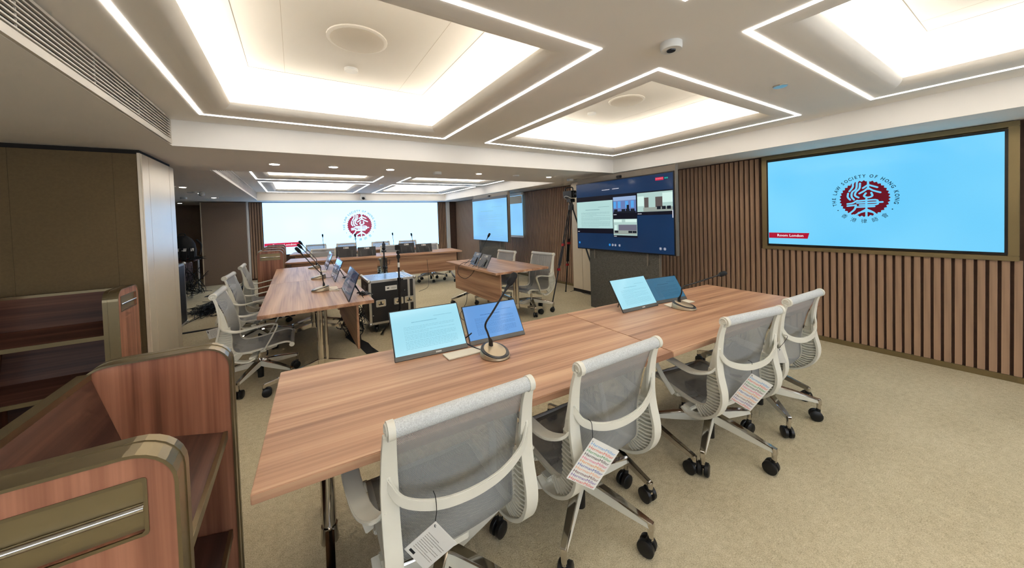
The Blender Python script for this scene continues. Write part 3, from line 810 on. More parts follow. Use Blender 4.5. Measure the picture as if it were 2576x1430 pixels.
# --- display stands with felt skirts
def display_stand(yc, xf, label, kind):
    t = thing('display_stand', label, 'display', (xf, yc, 0), 0, 'displays on felt skirted stands')
    XT = basis((0, 0, 1.445), (0, -1, 0), (0, 0, 1))
    MB().box(-.862, .862, .47, .60, -.07, -.035).build('top_board', 'greyframe', t, X=XT, bevel=.003)
    MB().box(-.858, .858, -.52, .52, -.045, 0).build('bezel', 'bezel', t, X=XT, bevel=.004)
    MB().box(.858, .868, -.52, .60, -.07, -.01).build('side_trim', 'greyframe', t, X=XT)
    MB().box(-.64, .60, -1.445, -.45, -.075, -.05).build('felt_skirt', 'felt', t, X=XT, bevel=.004)
    MB().box(.60, .615, -1.445, -.45, -.075, -.045).build('skirt_edge', 'greyframe', t, X=XT)
    for x, l in ((-.52, .145), (.435, .17)):
        MB().box(x - .013, x + .013, -.52 - l, -.50, -.05, -.035).build('bracket', 'greyframe', t, X=XT, bevel=.006)
    MB().box(-.035, .035, .535, .56, -.036, .0).box(-.045, .045, .528, .568, -.036, -.02).build('webcam', 'black', t, X=XT, bevel=.006)
    MB().box(-.6, .55, -1.445, -1.40, -.36, -.08).box(-.05, .05, -1.40, .3, -.20, -.10).build('base', 'blackmatte', t, X=XT, bevel=.004)
    if kind == 'call':
        MB().box(-.845, .845, -.505, .505, 0, .003).build('screen', S_NAVY, t, X=XT)
        XG = XT @ Matrix.Translation((0, 0, .004))
        MB().quad((-.845, -.265, 0), (-.095, -.265, 0), (-.095, .30, 0), (-.845, .30, 0)).build('call_window', S_DARK, t, X=XG, fixn=False)
        MB().quad((-.095, -.315, .0002), (.32, -.315, .0002), (.32, .30, .0002), (-.095, .30, .0002)).quad((.32, -.01, .0002), (.843, -.01, .0002), (.843, .30, .0002), (.32, .30, .0002)).build('call_window', S_DARK, t, X=XG, fixn=False)
        MB().quad((-.843, -.19, .0006), (-.10, -.19, .0006), (-.10, .225, .0006), (-.843, .225, .0006)).build('document_window', S_DOC, t, X=XG, fixn=False)
        document(t, XG, -.843, -.19, .743, .40, S_GREYT, 5)
        # three small camera views
        V = {'wall': screen('thumb_wall', (104, 124, 178), 1), 'win': screen('thumb_window', (86, 164, 232), 1), 'dark': screen('thumb_dark', (24, 28, 38), 1), 'pale': screen('thumb_pale', (176, 206, 200), 1), 'desk': screen('thumb_desk', (150, 160, 152), 1), 'brown': screen('thumb_brown', (92, 84, 82), 1), 'white': screen('thumb_white', (212, 240, 232), 1), 'grey': screen('thumb_grey', (108, 108, 124), 1), 'sky': screen('thumb_ceiling', (150, 176, 214), 1)}
        def q(k, x0, x1, y0, y1, z, parent=t): MB().quad((x0, y0, z), (x1, y0, z), (x1, y1, z), (x0, y1, z)).build('camera_view', V[k], parent, X=XG, fixn=False)
        q('wall', -.09, .305, .03, .26, .0006); q('sky', -.09, .305, .205, .26, .0008)
        for x in (-.085, -.005, .125, .22): q('win', x, x + .05, .10, .195, .0009)
        q('dark', -.085, .30, .03, .055, .0010)
        for x in (-.075, .06, .135, .215): q('dark', x, x + .065, .05, .085, .0011)
        q('dark', .15, .19, .085, .14, .0012)
        q('pale', .325, .84, .035, .285, .0006); q('white', .328, .43, .11, .24, .0009); q('white', .70, .84, .145, .265, .0009)
        q('brown', .435, .50, .09, .22, .0009); q('brown', .60, .70, .09, .22, .0009); q('desk', .42, .84, .037, .09, .0010)
        for x in (.62, .69, .76): q('dark', x, x + .055, .06, .10, .0012)
        q('pale', -.09, .315, -.285, -.055, .0006); q('white', -.085, .06, -.10, -.06, .0009); q('white', .12, .31, -.10, -.06, .0009)
        q('grey', .0, .31, -.225, -.135, .0009); q('white', -.07, -.03, -.22, -.14, .0010); q('desk', -.085, .31, -.27, -.215, .0011)
        for x in (-.07, .17, .24): q('dark', x, x + .065, -.25, -.22, .0012)
        MB().quad((.605, .425, .0005), (.72, .425, .0005), (.72, .462, .0005), (.605, .462, .0005)).build('call_button', S_RED2, t, X=XG, fixn=False)
        ic = MB()
        for x, y in ((.745, .445), (.77, .445)): ic.quad(*[(x + .011 * math.cos(a), y + .011 * math.sin(a), .0005) for a in [2 * PI * j / 12 for j in range(12)]])
        ic.build('status_icon', S_GREEN, t, X=XG, fixn=False)
        ic = MB()
        for x, y, r_ in ((-.80, -.42, .018), (-.17, -.43, .018)): ic.quad(*[(x + r_ * math.cos(a), y + r_ * math.sin(a), .0005) for a in [2 * PI * j / 14 for j in range(14)]])
        ic.build('round_icon', S_ICON, t, X=XG, fixn=False)
        lt = MB(); rnd = random.Random(3)
        for x, y in ((-.115, -.43), (-.065, -.43), (.01, -.43), (.66, -.44), (.72, -.44)):
            for j in range(14):
                a, b = 2 * PI * j / 14, 2 * PI * (j + 1) / 14
                lt.quad(*[(x + r_ * math.cos(c_), y + r_ * math.sin(c_), .0006) for r_, c_ in ((.017, a), (.017, b), (.0145, b), (.0145, a))])
            lt.quad((x - .006, y - .006, .0006), (x + .006, y - .006, .0006), (x + .006, y + .006, .0006), (x - .006, y + .006, .0006))
        for a, b, c_ in ((-.835, -.79, -.245), (-.085, -.03, .005), (.33, .39, .005), (-.085, -.035, -.305), (-.30, -.15, .375), (-.10, .02, .378)): dashes(a, b, c_, .008, rnd, m=lt, z=.0008)
        for i in range(8): dashes(.612 + i * .013, .618 + i * .013, .443, .006, rnd, m=lt, z=.0008)
        lt.quad((.832, .045, .001), (.842, .045, .001), (.842, -.05, .001), (.832, -.05, .001))
        lt.build('small_lettering', S_LBL, t, X=XG, fixn=False)
    else:
        MB().box(-.845, .845, -.505, .46, 0, .003).build('screen', S_FAR, t, X=XT)
        document(t, XT @ Matrix.Translation((0, 0, .003)), -.82, -.46, 1.6, .92, S_TXT2, 9)
    return t
display_stand(3.345, 3.90, 'tall stand with a video call screen and charcoal felt skirt', 'call')
display_stand(7.23, 3.90, 'tall stand with a pale document screen in the far room', 'doc')
# --- roll-up projection screen on the far slatted wall
t = thing('projection_screen', 'pulled down projection screen on the slatted wall behind the far stand', 'screen', (4.80, 7.75, .96))
MB().box(-.05, .02, -.68, .68, 1.06, 1.13).build('casing', 'white', t, bevel=.01)
MB().box(-.02, -.012, -.65, .65, .05, 1.06).build('sheet', S_FAR, t)
MB().box(-.03, -.004, -.66, .66, .0, .05).build('bottom_bar', 'white', t, bevel=.006)
MB().box(-.022, -.0205, -.65, .65, .86, 1.05).build('shaded_band', 'paper', t)

# ================================================================== dual portable monitors on the tables
def dual_monitor(label, panels, chin, group='folding dual monitors'):
    """panels: list of (bl, br, v, screen material, seed); thing sits on the table"""
    o = Vector(panels[0][0]); t = thing('dual_monitor', label, 'monitor', tuple(o), 0, group)
    for bl, br, v, sm, ink, seed, glare in panels:
        bl, br, v = Vector(bl), Vector(br), Vector(v); w = (br - bl).length; h = v.length
        X = Matrix.Translation(-o) @ basis(bl, br - bl, v)
        ch = .026 if chin else .012
        b = MB().box(0, w, .001, h, -.007, 0).build('panel', 'bezel', t, X=X, bevel=.002)
        MB().box(.006, w - .006, ch, h - .006, 0, .0012).build('screen', sm, b, X=X)
        if chin: MB().box(.002, w - .002, .002, ch - .001, 0, .0010).build('chin', 'greybezel', b, X=X)
        XG = X @ Matrix.Translation((0, 0, .0013))
        document(b, XG, .02, ch + .012, w - .04, h - ch - .03, ink, seed)
        if chin and seed % 2:
            lg = MB()
            for q in range(5): lg.quad(*[(w * .54 + q * .0062 + a, ch * .5 + b, .0002) for a, b in ((0, -.004), (.0042, -.004), (.0058, .004), (.0016, .004))])
            lg.build('maker_mark', 'white', b, X=XG, fixn=False)
        # kickstand behind
        n = -(br - bl).cross(v).normalized(); up = v.normalized()
        s = MB()
        for f_ in (.22, .78):
            p = bl + (br - bl) * f_ + up * h * .62 + n * .006; q = bl + (br - bl) * f_ + Vector((n.x, n.y, 0)).normalized() * (h * .52) ; q.z = bl.z + .003
            s.tube([p, q], .0035, 6)
        s.build('kickstand', 'black', b, X=Matrix.Translation(-o))
        if glare: pass
    return t
T_ = .7315
dual_monitor('folding pair of screens with pale document on the near table, nearest the viewer', [
    ((.403, 1.800, T_), (.797, 1.769, T_), (.014, .178, .220), S_MBLUE, S_TXT2, 11, 0), ((.815, 1.778, T_), (1.176, 1.753, T_), (.009, .135, .195), S_MDEEP, S_TXT3, 12, 1)], True)
dual_monitor('folding pair of screens on the right half of the near table before the felt stand', [
    ((1.999, 1.690, T_), (2.381, 1.668, T_), (.008, .139, .220), S_MBLUE, S_TXT2, 13, 0), ((2.400, 1.700, T_), (2.745, 1.652, T_), (.02, .120, .182), S_MTEAL, screen('monitor_dim_ink', (34, 74, 98), 1), 14, 0)], True)
S_LT = screen('monitor_reflective_grey', (86, 104, 124), 0.55, rough=.05, rgb2=(120, 132, 150)); S_LT2 = screen('monitor_dark_blue', (38, 60, 84), .8, rough=.05)
for i, (y0, y1, y2, nm) in enumerate(((4.19, 3.826, 3.455, 'nearest us of the three on the left table'), (5.49, 5.12, 4.74, 'middle of the three on the left table'), (6.82, 6.45, 6.07, 'farthest of the three on the left table'))):
    dual_monitor('folding pair of dark glossy screens, ' + nm, [
        ((.402, y0, T_), (.394, y1 + .003, T_), (.098, 0, .249), S_LT, S_LT2, 20 + 2 * i, 0), ((.394, y1, T_), (.386, y2, T_), (.095, 0, .246), S_LT2, S_LT, 21 + 2 * i, 0)], False)
# monitors of the single table and the far tables, seen from behind
def sticker(parent, X, w=.10, h=.032):
    MB().box(-w / 2, w / 2, -h / 2, h / 2, 0, .0008).build('sticker', 'tag', parent, X=X)
    MB().quad(*[(-w * .27 + .016 * math.cos(a), .008 * math.sin(a), .0012) for a in [2 * PI * j / 14 for j in range(14)]]).build('sticker_mark', 'ink', parent, X=X, fixn=False)
    m = MB(); rnd = random.Random(4)
    for yy in (.004, -.004, -.011): dashes(w * .0, w * .42, yy, .003, rnd, m=m)
    m.build('sticker_print', 'greyframe', parent, X=X, fixn=False)
def back_monitor(label, bl, br, v, group):
    o = Vector(bl); bl, br, v = Vector(bl), Vector(br), Vector(v); t = thing('tilted_monitor', label, 'monitor', tuple(o), 0, group)
    X = Matrix.Translation(-o) @ basis(bl, br - bl, v); w = (br - bl).length; h = v.length
    MB().box(0, w, .001, h, -.009, 0).build('panel', 'bezel', t, X=X, bevel=.002)
    MB().box(w * .52, w * .72, .02, h * .62, 0, .012).build('hinge_plate', 'black', t, X=X, bevel=.003)
    MB().box(.006, w - .006, .012, h - .006, -.0105, -.009).build('screen', S_MTEAL, t, X=X)
    sticker(t, X @ Matrix.Translation((w * .5, h - .032, .0005)))
    n = (br - bl).cross(v).normalized(); s = MB()
    for f_ in (.15, .8):
        p = bl + (br - bl) * f_ + v * .62 + n * .004; q = bl + (br - bl) * f_ + Vector((n.x, n.y, 0)).normalized() * (h * .5); q.z = bl.z + .003
        s.tube([p, q], .004, 6)
    s.build('kickstand', 'greybezel', t, X=Matrix.Translation(-o))
    return t
back_monitor('tilted monitor seen from behind on the single table, nearer us', (2.335, 4.745, T_), (2.325, 4.44, T_), (.10, 0, .185), 'monitors on the single table')
back_monitor('tilted monitor seen from behind on the single table, farther from us', (2.375, 5.10, T_), (2.345, 4.80, T_), (.10, 0, .19), 'monitors on the single table')
for i, (x0, y0, x1, y1, h) in enumerate(((.70, 8.16, 1.09, 8.10, .225), (1.12, 8.08, 1.48, 8.04, .195), (1.965, 8.00, 2.31, 7.96, .225), (2.335, 7.93, 2.70, 7.89, .19))):
    back_monitor('black monitor seen from behind on the far front table, %s from the left' % ('first', 'second', 'third', 'fourth')[i], (x0, y0 - .05, T_), (x1, y1 - .05, T_), (.005, .07, h), 'monitors on the far front table')

# ================================================================== gooseneck microphones
def mic(label, base, elbow, head, lean, group, r=.082, spread=True):
    """base: (x, y) on the table, elbow/head: points of the neck, lean: heading of the slope of the foot"""
    t = thing('gooseneck_microphone', label, 'microphone', (*base, .7305), 0, group)
    L = Matrix.Rotation(lean, 4, 'Z')
    n = 28
    def ringz(rx, ry, zf): return [L @ Vector((rx * math.cos(a), ry * math.sin(a), zf(math.cos(a)))) for a in [2 * PI * k / n for k in range(n)]]
    rx, ry = r, r * .86
    sl = lambda k, z0, z1: (lambda c_: z0 + (z1 - z0) * (1 - c_) / 2)
    MB().loft([ringz(rx * .96, ry * .96, lambda c_: .0), ringz(rx, ry, lambda c_: .004), ringz(rx * .97, ry * .97, sl(0, .010, .040)), ringz(rx * .90, ry * .90, sl(0, .013, .047))]).build('foot', 'beigemetal', t, smooth=True)
    MB().loft([ringz(rx * .955, ry * .955, sl(0, .0125, .0445)), ringz(rx * .93, ry * .93, sl(0, .015, .050)), ringz(rx * .74, ry * .74, sl(0, .018, .0515))]).build('dark_ring', 'bezel', t, smooth=True)
    MB().loft([ringz(rx * .75, ry * .75, sl(0, .0176, .0515)), ringz(rx * .70, ry * .70, sl(0, .020, .054))]).build('inlay', 'beigemetal', t, smooth=True)
    st = L @ Vector((-rx * .40, 0, .044)); e = Vector(elbow) - Vector((*base, .7305)); h = Vector(head) - Vector((*base, .7305))
    MB().tube([st + Vector((0, 0, -.004)), st + Vector((0, 0, .028)), st + (e - st) * .25 + Vector((0, 0, .012))], [.0125, .0105, .0065], 12).build('neck_socket', 'black', t, smooth=True)
    d = (h - e).normalized(); hb = h - d * .045
    pts = spline([st + Vector((0, 0, .02)), st + (e - st) * .6 , e, e + (hb - e) * .35, hb], 6)
    MB().tube(pts, .0052, 8).build('neck', 'black', t, smooth=True)
    MB().tube([hb - d * .03, hb], [.0065, .0095], 10).build('neck_tip', 'black', t, smooth=True)
    MB().tube([hb, hb + d * .010, hb + d * .03, hb + d * .06, hb + d * .072, hb + d * .076], [.010, .0165, .019, .0185, .013, .003], 14).build('foam_head', 'blackmatte', t, smooth=True)
    return t
GM = 'gooseneck microphones'
mic('gooseneck microphone at the left pair of screens on the near table', (.862, 1.578), (.800, 1.555, .915), (.948, 1.515, 1.140), math.radians(-82), GM, .086)
mic('gooseneck microphone bending far right on the right half of the near table', (2.455, 1.505), (2.44, 1.50, .895), (2.86, 1.42, .957), math.radians(-75), GM, .086)
for i, (bx, by, ex, ez, hx, hz) in enumerate(((.205, 4.272, .228, .90, .012, 1.192), (.237, 5.254, .262, .89, .036, 1.180), (.240, 6.55, .275, .875, .060, 1.168))):
    mic('gooseneck microphone on the left table, %s' % ('nearest us', 'the middle one', 'the farthest one')[i], (bx, by), (ex, by, ez), (hx, by, hz), PI, GM, .088)
mic('gooseneck microphone on the single table behind the two tilted monitors', (2.50, 5.14), (2.56, 5.10, .89), (2.75, 5.10, 1.185), 0, GM)
mic('gooseneck microphone on the back table, left before the white screen', (.60, 10.28), (.612, 10.3, .86), (.598, 10.25, 1.165), PI / 2, GM)
mic('gooseneck microphone on the back table, right before the white screen', (2.32, 10.02), (2.335, 10.02, .86), (2.30, 9.95, 1.125), PI / 2, GM)
mic('gooseneck microphone on the far front table between the left monitors', (1.13, 8.30), (1.135, 8.30, .86), (1.110, 8.26, 1.19), PI / 2, GM)
mic('gooseneck microphone on the far front table behind the third monitor', (2.34, 8.10), (2.345, 8.10, .86), (2.288, 8.06, 1.150), PI / 2, GM)
# cream folders lying by the screens
GF = 'thin cream folders by the monitors'
for pts, l in (([(.639, 1.755), (.640, 1.664), (.935, 1.655), (.945, 1.735)], 'thin cream folder under the nearest microphone'),
               ([(2.424, 1.655), (2.401, 1.575), (2.690, 1.556), (2.702, 1.640)], 'thin cream folder by the right microphone on the near table'),
               ([(.286, 4.174), (.379, 4.136), (.376, 4.42), (.290, 4.434)], 'thin cream folder by the nearest microphone of the left table'),
               ([(.29, 5.90), (.375, 5.90), (.378, 6.05), (.295, 6.06)], 'thin cream folder at the far end of the left table')):
    cx = sum(p[0] for p in pts) / 4; cy = sum(p[1] for p in pts) / 4
    o = MB().prism([(x - cx, y - cy, 0) for x, y in pts], (0, 0, .006)).build('folder', 'paper', bevel=.001)
    o.location = (cx, cy, .7305); tag(o, l, 'folder', GF)
# ================================================================== hang tags on the near chairs
TAGC = [(96, 170, 222), (236, 98, 66), (60, 160, 84), (66, 44, 44), (236, 108, 150), (240, 156, 60), (52, 88, 168), (250, 176, 128), (110, 36, 44), (108, 78, 160), (226, 72, 62)]
TAGM = [mat('tag_ink', c_, .6, var=.01) for c_ in TAGC]
def hang_tag(label, tl, tr, br, hook, printed):
    tl, tr, br = Vector(tl), Vector(tr), Vector(br); w = (tr - tl).length; dn = br - tr
    t = thing('hang_tag', label, 'tag', tuple(tl), 0, 'tags hanging on the near chairs')
    X = Matrix.Translation(-tl) @ basis(tl, tr - tl, -dn); h = dn.length
    MB().box(0, w, -h, 0, -.0006, .0006).build('card', 'tag', t, X=X)
    hk = Vector(hook) - tl; hole = X @ Vector((.010, -.009, 0))
    MB().tube(spline([hole, hole + Vector((0, .004, .012)), hole * .5 + hk * .5 + Vector((.004, 0, 0)), hk + Vector((0, -.008, .006)), hk + Vector((0, .010, .012))], 5), .0013, 6).build('cord', 'black', t)
    MB().tube([hole + Vector((.004 * math.cos(a), .001, .004 * math.sin(a))) for a in [2 * PI * j / 10 for j in range(11)]], .0012, 6).build('eyelet', 'black', t)
    if printed:
        lh = h * .945 / 11.3
        for i in range(11):
            g = glyphs('HermanMiller', lh * 1.08, X @ Matrix.Translation((w * .495, -h * .075 - lh * (i + .5), .0009)), fit=w * .90)
            g.build('lettering', TAGM[i], t, fixn=False)
    else:
        m = MB(); rnd = random.Random(2)
        for k in range(9): dashes(w * .12, w * (.9 if k % 3 else .6), -h * (.30 + .06 * k), h * .012, rnd, m=m, z=.0009)
        m.build('fine_print', 'greyframe', t, X=X, fixn=False)
        MB().box(w * .12, w * .34, -h * .93, -h * .86, .0004, .0009).build('print_mark', 'ink', t, X=X)
    return t
hang_tag('white tag printed with rainbow lettering on the second chair from the viewer', (.9073, .9222, .623), (1.0282, .9054, .5337), (.9374, .9496, .3901), (.925, .955, .655), True)
hang_tag('white tag printed with rainbow lettering on the third chair from the viewer', (2.0683, .8884, .5651), (2.1377, .8157, .5084), (2.0996, .9066, .3358), (2.045, .885, .628), True)
hang_tag('white tag showing its plain back on the chair nearest the viewer', (.3038, .940, .5967), (.352, .905, .535), (.318, .945, .405), (.314, .972, .640), False)
hang_tag('white tag seen edge-on on the chair at the right end', (2.516, .915, .593), (2.524, .890, .508), (2.514, .919, .384), (2.560, .905, .655), False)

hang_tag('white tag hanging behind the nearest chair of the left table', (-.612, 4.02, .555), (-.600, 4.055, .465), (-.685, 4.06, .43), (-.618, 4.00, .625), False)
# ================================================================== black flight case between the tables
def flight_case(label, loc, sx, sy, z0, z1, body, group, latches=True):
    t = thing('flight_case', label, 'case', loc, 0, group)
    hx, hy = sx / 2, sy / 2; e = .028
    MB().box(-hx, hx, -hy, hy, z0, z1 - .002).build('body', body, t)
    MB().box(-hx + e, hx - e, -hy + e, hy - e, z1 - .002, z1 + .001).build('lid_panel', 'casetop', t)
    ed = MB()
    for x in (-hx, hx):
        for y_ in (-hy, hy): ed.box(x - (e if x > 0 else .002), x + (.002 if x > 0 else e), y_ - (e if y_ > 0 else .002), y_ + (.002 if y_ > 0 else e), z0, z1)
    for z in (z0, z1 - e):
        for y_ in (-hy, hy): ed.box(-hx, hx, y_ - (e if y_ > 0 else .003), y_ + (.003 if y_ > 0 else e), z, z + e + (.002 if z > z0 else 0))
        for x in (-hx, hx): ed.box(x - (e if x > 0 else .003), x + (.003 if x > 0 else e), -hy, hy, z, z + e + (.002 if z > z0 else 0))
    ed.box(hx * .66, hx * .76, -hy - .004, -hy, z0, z1).box(hx * .60, hx * .70, -hy, hy, z1, z1 + .003).box(hx * .74, hx * .80, -hy, hy, z1, z1 + .003)
    ed.build('edge_trim', 'alu', t, bevel=.002)
    for x in (-hx, hx):
        for y_ in (-hy, hy):
            for z in (z0 + .008, z1 - .006): MB().ball((x * .985, y_ * .985, z), .026, 10, 6).build('ball_corner', 'alu', t, smooth=True)
    if latches:
        zl = z0 + (z1 - z0) * .47
        for x in (-hx * .52, hx * .24, hx * .72):
            l = MB().holed([(a, -hy - .006, b) for a, b in rrect(x - .062, x + .062, zl - .045, zl + .045, .012, 3)], [(a, -hy - .006, b) for a, b in rrect(x - .046, x + .046, zl - .030, zl + .030, .006, 2)], (0, .006, 0)).build('latch', 'alu', t)
            MB().box(x - .046, x + .046, -hy - .003, -hy, zl - .030, zl + .030).build('latch_dish', 'chrome', l)
            MB().box(x - .030, x + .030, -hy - .014, -hy - .004, zl - .020, zl - .008).box(x - .008, x + .008, -hy - .010, -hy - .002, zl - .02, zl + .022).build('latch_handle', 'black', l, bevel=.002)
        sticker(t, basis((-.02, -hy - .0045, z1 - .115), (1, 0, 0), (0, 0, 1)), .15, .06)
        rv = MB()
        for x in (-hx * .86, hx * .52):
            for z in (z0 + .12, z1 - .17): rv.ball((x, -hy - .002, z), .007, 8, 4)
        rv.build('rivet', 'alu', t, smooth=True)
        MB().box(-hx - .004, -hx, -.10, .10, z1 - .20, z1 - .10).build('side_handle_dish', 'bezel', t)
    for x in (-hx + .09, hx - .09):
        for y_ in (-hy + .08, hy - .08):
            MB().tube([(x - .014, y_ + .02, .045), (x + .014, y_ + .02, .045)], .045, 16).box(x - .03, x + .03, y_ - .04, y_ + .04, z0 - .012, z0).box(x - .024, x - .018, y_ - .02, y_ + .035, .04, z0 - .01).box(x + .018, x + .024, y_ - .02, y_ + .035, .04, z0 - .01).build('caster', 'black', t, smooth=True)
    return t
GC = 'black flight cases'
flight_case('black flight case with aluminium edges and butterfly latches behind the left table', (1.065, 5.02, 0), .595, .60, .125, .695, 'casepanel', GC)
flight_case('tall dark flight case standing in the annex behind the champagne wall end', (-1.72, 6.41, 0), .70, .60, .10, .955, 'casepanel', GC, False)

# ================================================================== stands and tripods
def light_stand(label, x, y_, top, kind):
    t = thing('equipment_stand', label, 'stand', (x, y_, 0), 0, 'slim black equipment stands')
    MB().cyl((0, 0, .10), (0, 0, top * .62), .017, .017, 10).build('pole', 'black', t, smooth=True)
    MB().cyl((0, 0, top * .60), (0, 0, top - .10), .011, .011, 10).build('upper_pole', 'black', t, smooth=True)
    MB().cyl((0, 0, top * .59), (0, 0, top * .63), .024, .024, 12).box(.02, .05, -.006, .006, top * .60, top * .615).build('collar', 'black', t, smooth=True)
    for i in range(3):
        a = 2 * PI * i / 3 + .5
        MB().tube([(0, 0, .34), (.26 * math.cos(a), .26 * math.sin(a), .012)], .010, 8).build('leg', 'black', t, smooth=True)
    if kind:
        MB().box(-.022, .022, -.022, .022, top - .10, top - .03).ball((0, 0, top - .12), .03, 10, 6).box(-.035, .035, -.03, .03, top - .175, top - .15).box(-.012, .012, -.012, .012, top - .03, top).build('clamp_head', 'black', t, bevel=.004)
    else:
        MB().box(-.035, .022, -.022, .022, top - .08, top - .015).ball((0, 0, top - .11), .025, 10, 6).box(-.02, .02, -.02, .02, top - .19, top - .14).build('clamp_head', 'blackmatte', t, bevel=.006)
        MB().cyl((0, 0, top - .30), (0, 0, top - .24), .014).build('white_ring', 'white', t)
light_stand('slim black equipment stand behind the flight case, left of the two', 1.24, 6.02, 1.13, True)
light_stand('slim black equipment stand in front of the flight case, right of the two', 1.10, 4.50, 1.17, False)
t = thing('camera_tripod', 'tall black tripod with red clips and video camera by the pilaster', 'tripod', (4.13, 4.59, 0))
for fx, fy in ((-.514, -.047), (.22, .46), (.29, -.42)):
    top = Vector((fx * .05, fy * .05, 1.60)); ft = Vector((fx, fy, .01)); side = Vector((-fy, fx, 0)).normalized() * .018
    mid = top.lerp(ft, .62)
    lg = MB().tube([top + side, mid + side], .009, 8).tube([top - side, mid - side], .009, 8).tube([top.lerp(ft, .35), ft], .010, 8).build('leg', 'black', t, smooth=True)
    k = top.lerp(ft, .40); MB().box(k.x - .028, k.x + .028, k.y - .022, k.y + .022, k.z - .022, k.z + .022).build('clip', 'red', lg, bevel=.005)
    k = top.lerp(ft, .66); MB().box(k.x - .025, k.x + .025, k.y - .02, k.y + .02, k.z - .02, k.z + .02).build('clip', 'red', lg, bevel=.005)
    MB().ball((ft.x, ft.y, .016), .018, 8, 5, (1, 1, .8)).build('foot', 'black', lg, smooth=True)
MB().cyl((0, 0, 1.56), (0, 0, 1.66), .05, .045, 14).cyl((0, 0, 1.66), (0, 0, 1.70), .03).box(-.05, .05, -.05, .05, 1.70, 1.765).tube([(-.04, -.02, 1.73), (-.16, -.22, 1.62)], .008, 8).build('fluid_head', 'black', t, bevel=.006)
MB().box(-.065, .05, -.10, .14, 1.775, 1.90).box(-.05, .03, -.14, -.10, 1.79, 1.88).build('camera_body', 'black', t, bevel=.01)
MB().tube([(-.01, -.14, 1.835), (-.01, -.21, 1.835)], [.036, .042], 14).build('lens', 'bezel', t, smooth=True)
MB().tube(spline([(-.02, .12, 1.90), (-.02, .10, 1.955), (-.02, -.06, 1.955), (-.02, -.08, 1.90)], 5), .011, 8).build('camera_handle', 'black', t, smooth=True)
MB().tube(spline([(-.07, -.10, 1.76), (-.15, -.06, 1.80), (-.10, .06, 1.79), (.02, .12, 1.74)], 6), .006, 6).build('camera_cable', 'white', t, smooth=True)

# ================================================================== ceiling devices
def disc(name, label, cat, x, y_, z, r, h, m, group=None, ring=None, lamp=False):
    t = thing(name, label, cat, (x, y_, z), 0, group)
    MB().lathe([(r, 0), (r, -h * .6), (r * .93, -h), (r * .86, -h)], n=28).build('rim' if ring else 'body', m, t, smooth=True)
    if ring: MB().lathe([(r * .90, -h * .9), (r * .88, -h - (.001 if lamp else .0015))], n=28).build('lens' if lamp else 'grille', ring, t, smooth=True)
    return t
GSp = 'round flush ceiling speakers'
disc('ceiling_speaker', 'large round flush speaker in the left near coffer', 'speaker', .378, 2.345, ZU, .175, .012, 'ceiling', GSp, 'speaker')
disc('ceiling_speaker', 'large round flush speaker in the right near coffer', 'speaker', 2.875, 2.33, ZU, .175, .012, 'ceiling', GSp, 'speaker')
GD = 'small white domes in the coffers'
disc('ceiling_sensor', 'small white dome in the left near coffer', 'sensor', .40, 2.815, ZU, .047, .02, 'white', GD)
disc('ceiling_sensor', 'small white dome in the right near coffer', 'sensor', 2.855, 2.79, ZU, .047, .02, 'white', GD)
t = disc('smoke_detector', 'white smoke detector between the near coffers', 'smoke detector', 1.637, 1.045, ZC, .052, .035, 'white')
MB().lathe([(.022, -.034), (.020, -.040)], n=18).build('dark_window', 'bezel', t, smooth=True)
disc('ceiling_disc', 'flat pale disc in the ceiling beside the right coffers', 'ceiling disc', 2.868, 1.03, ZC, .042, .008, 'alu')
GL = 'small downlights in the soffit'
for x, l in ((-.157, 'leftmost'), (.395, 'second from the left'), (1.02, 'third from the left'), (2.24, 'fourth from the left'), (3.50, 'rightmost')):
    disc('downlight', 'small round downlight in the beam between the rooms, ' + l, 'downlight', x, 4.40, ZS, .05 if x < 1.5 else .042, .006, 'white', GL, 'down', True)
for y_, l in ((7.30, 'nearest us'), (8.53, 'middle'), (9.74, 'farthest along the row')):
    disc('downlight', 'small round downlight over the annex, ' + l, 'downlight', -1.46, y_, ZS, .045, .006, 'white', GL, 'down', True)
disc('downlight', 'small round downlight deep in the annex corner', 'downlight', -2.45, 11.9, ZS, .045, .006, 'white', GL, 'down', True)
for x, y_, z, l in ((1.637, 4.43, ZS, 'smoke detector on the beam between the rooms'), (4.09, 4.55, ZS, 'smoke detector on the beam by the right wall'), (1.64, 7.94, ZC, 'smoke detector between the far coffers'), (-1.94, 9.72, ZS, 'smoke detector over the annex')):
    disc('smoke_detector', l, 'smoke detector', x, y_, z, .055, .035, 'white')
for x, y_, z, l in ((2.87, 4.40, ZS, 'flat disc on the beam between the rooms'), (.42, 7.92, ZC, 'flat disc between the far left coffers'), (2.93, 7.95, ZC, 'flat disc between the far right coffers')):
    disc('ceiling_disc', l, 'ceiling disc', x, y_, z, .05, .012, 'white')
t = thing('ceiling_sprinkler', 'pale motion sensor on a bracket under the annex ceiling', 'sensor', (-1.48, 8.13, ZS))
MB().cyl((0, 0, -.03), (0, 0, 0), .03, .03, 14).box(-.10, .10, -.014, .014, -.026, -.012).build('bracket', 'white', t, bevel=.004)
MB().ball((.10, 0, -.045), .045, 12, 8).build('sensor_head', 'white', t, smooth=True)
t = thing('ceiling_camera', 'white dome camera hanging at the far recess edge above the big screen', 'camera', (1.69, 10.70, ZC))
MB().box(-.085, .085, -.06, .06, -.03, 0).box(-.07, .07, -.05, .05, -.10, -.03).build('mount', 'white', t, bevel=.01)
MB().box(-.075, -.045, -.04, .04, -.17, -.09).box(.045, .075, -.04, .04, -.17, -.09).build('yoke', 'white', t, bevel=.01)
MB().ball((0, 0, -.13), .052, 16, 10).build('head', 'white', t, smooth=True)
MB().tube([(0, -.03, -.14), (0, -.075, -.155)], [.038, .034], 16).build('lens', 'black', t, smooth=True)

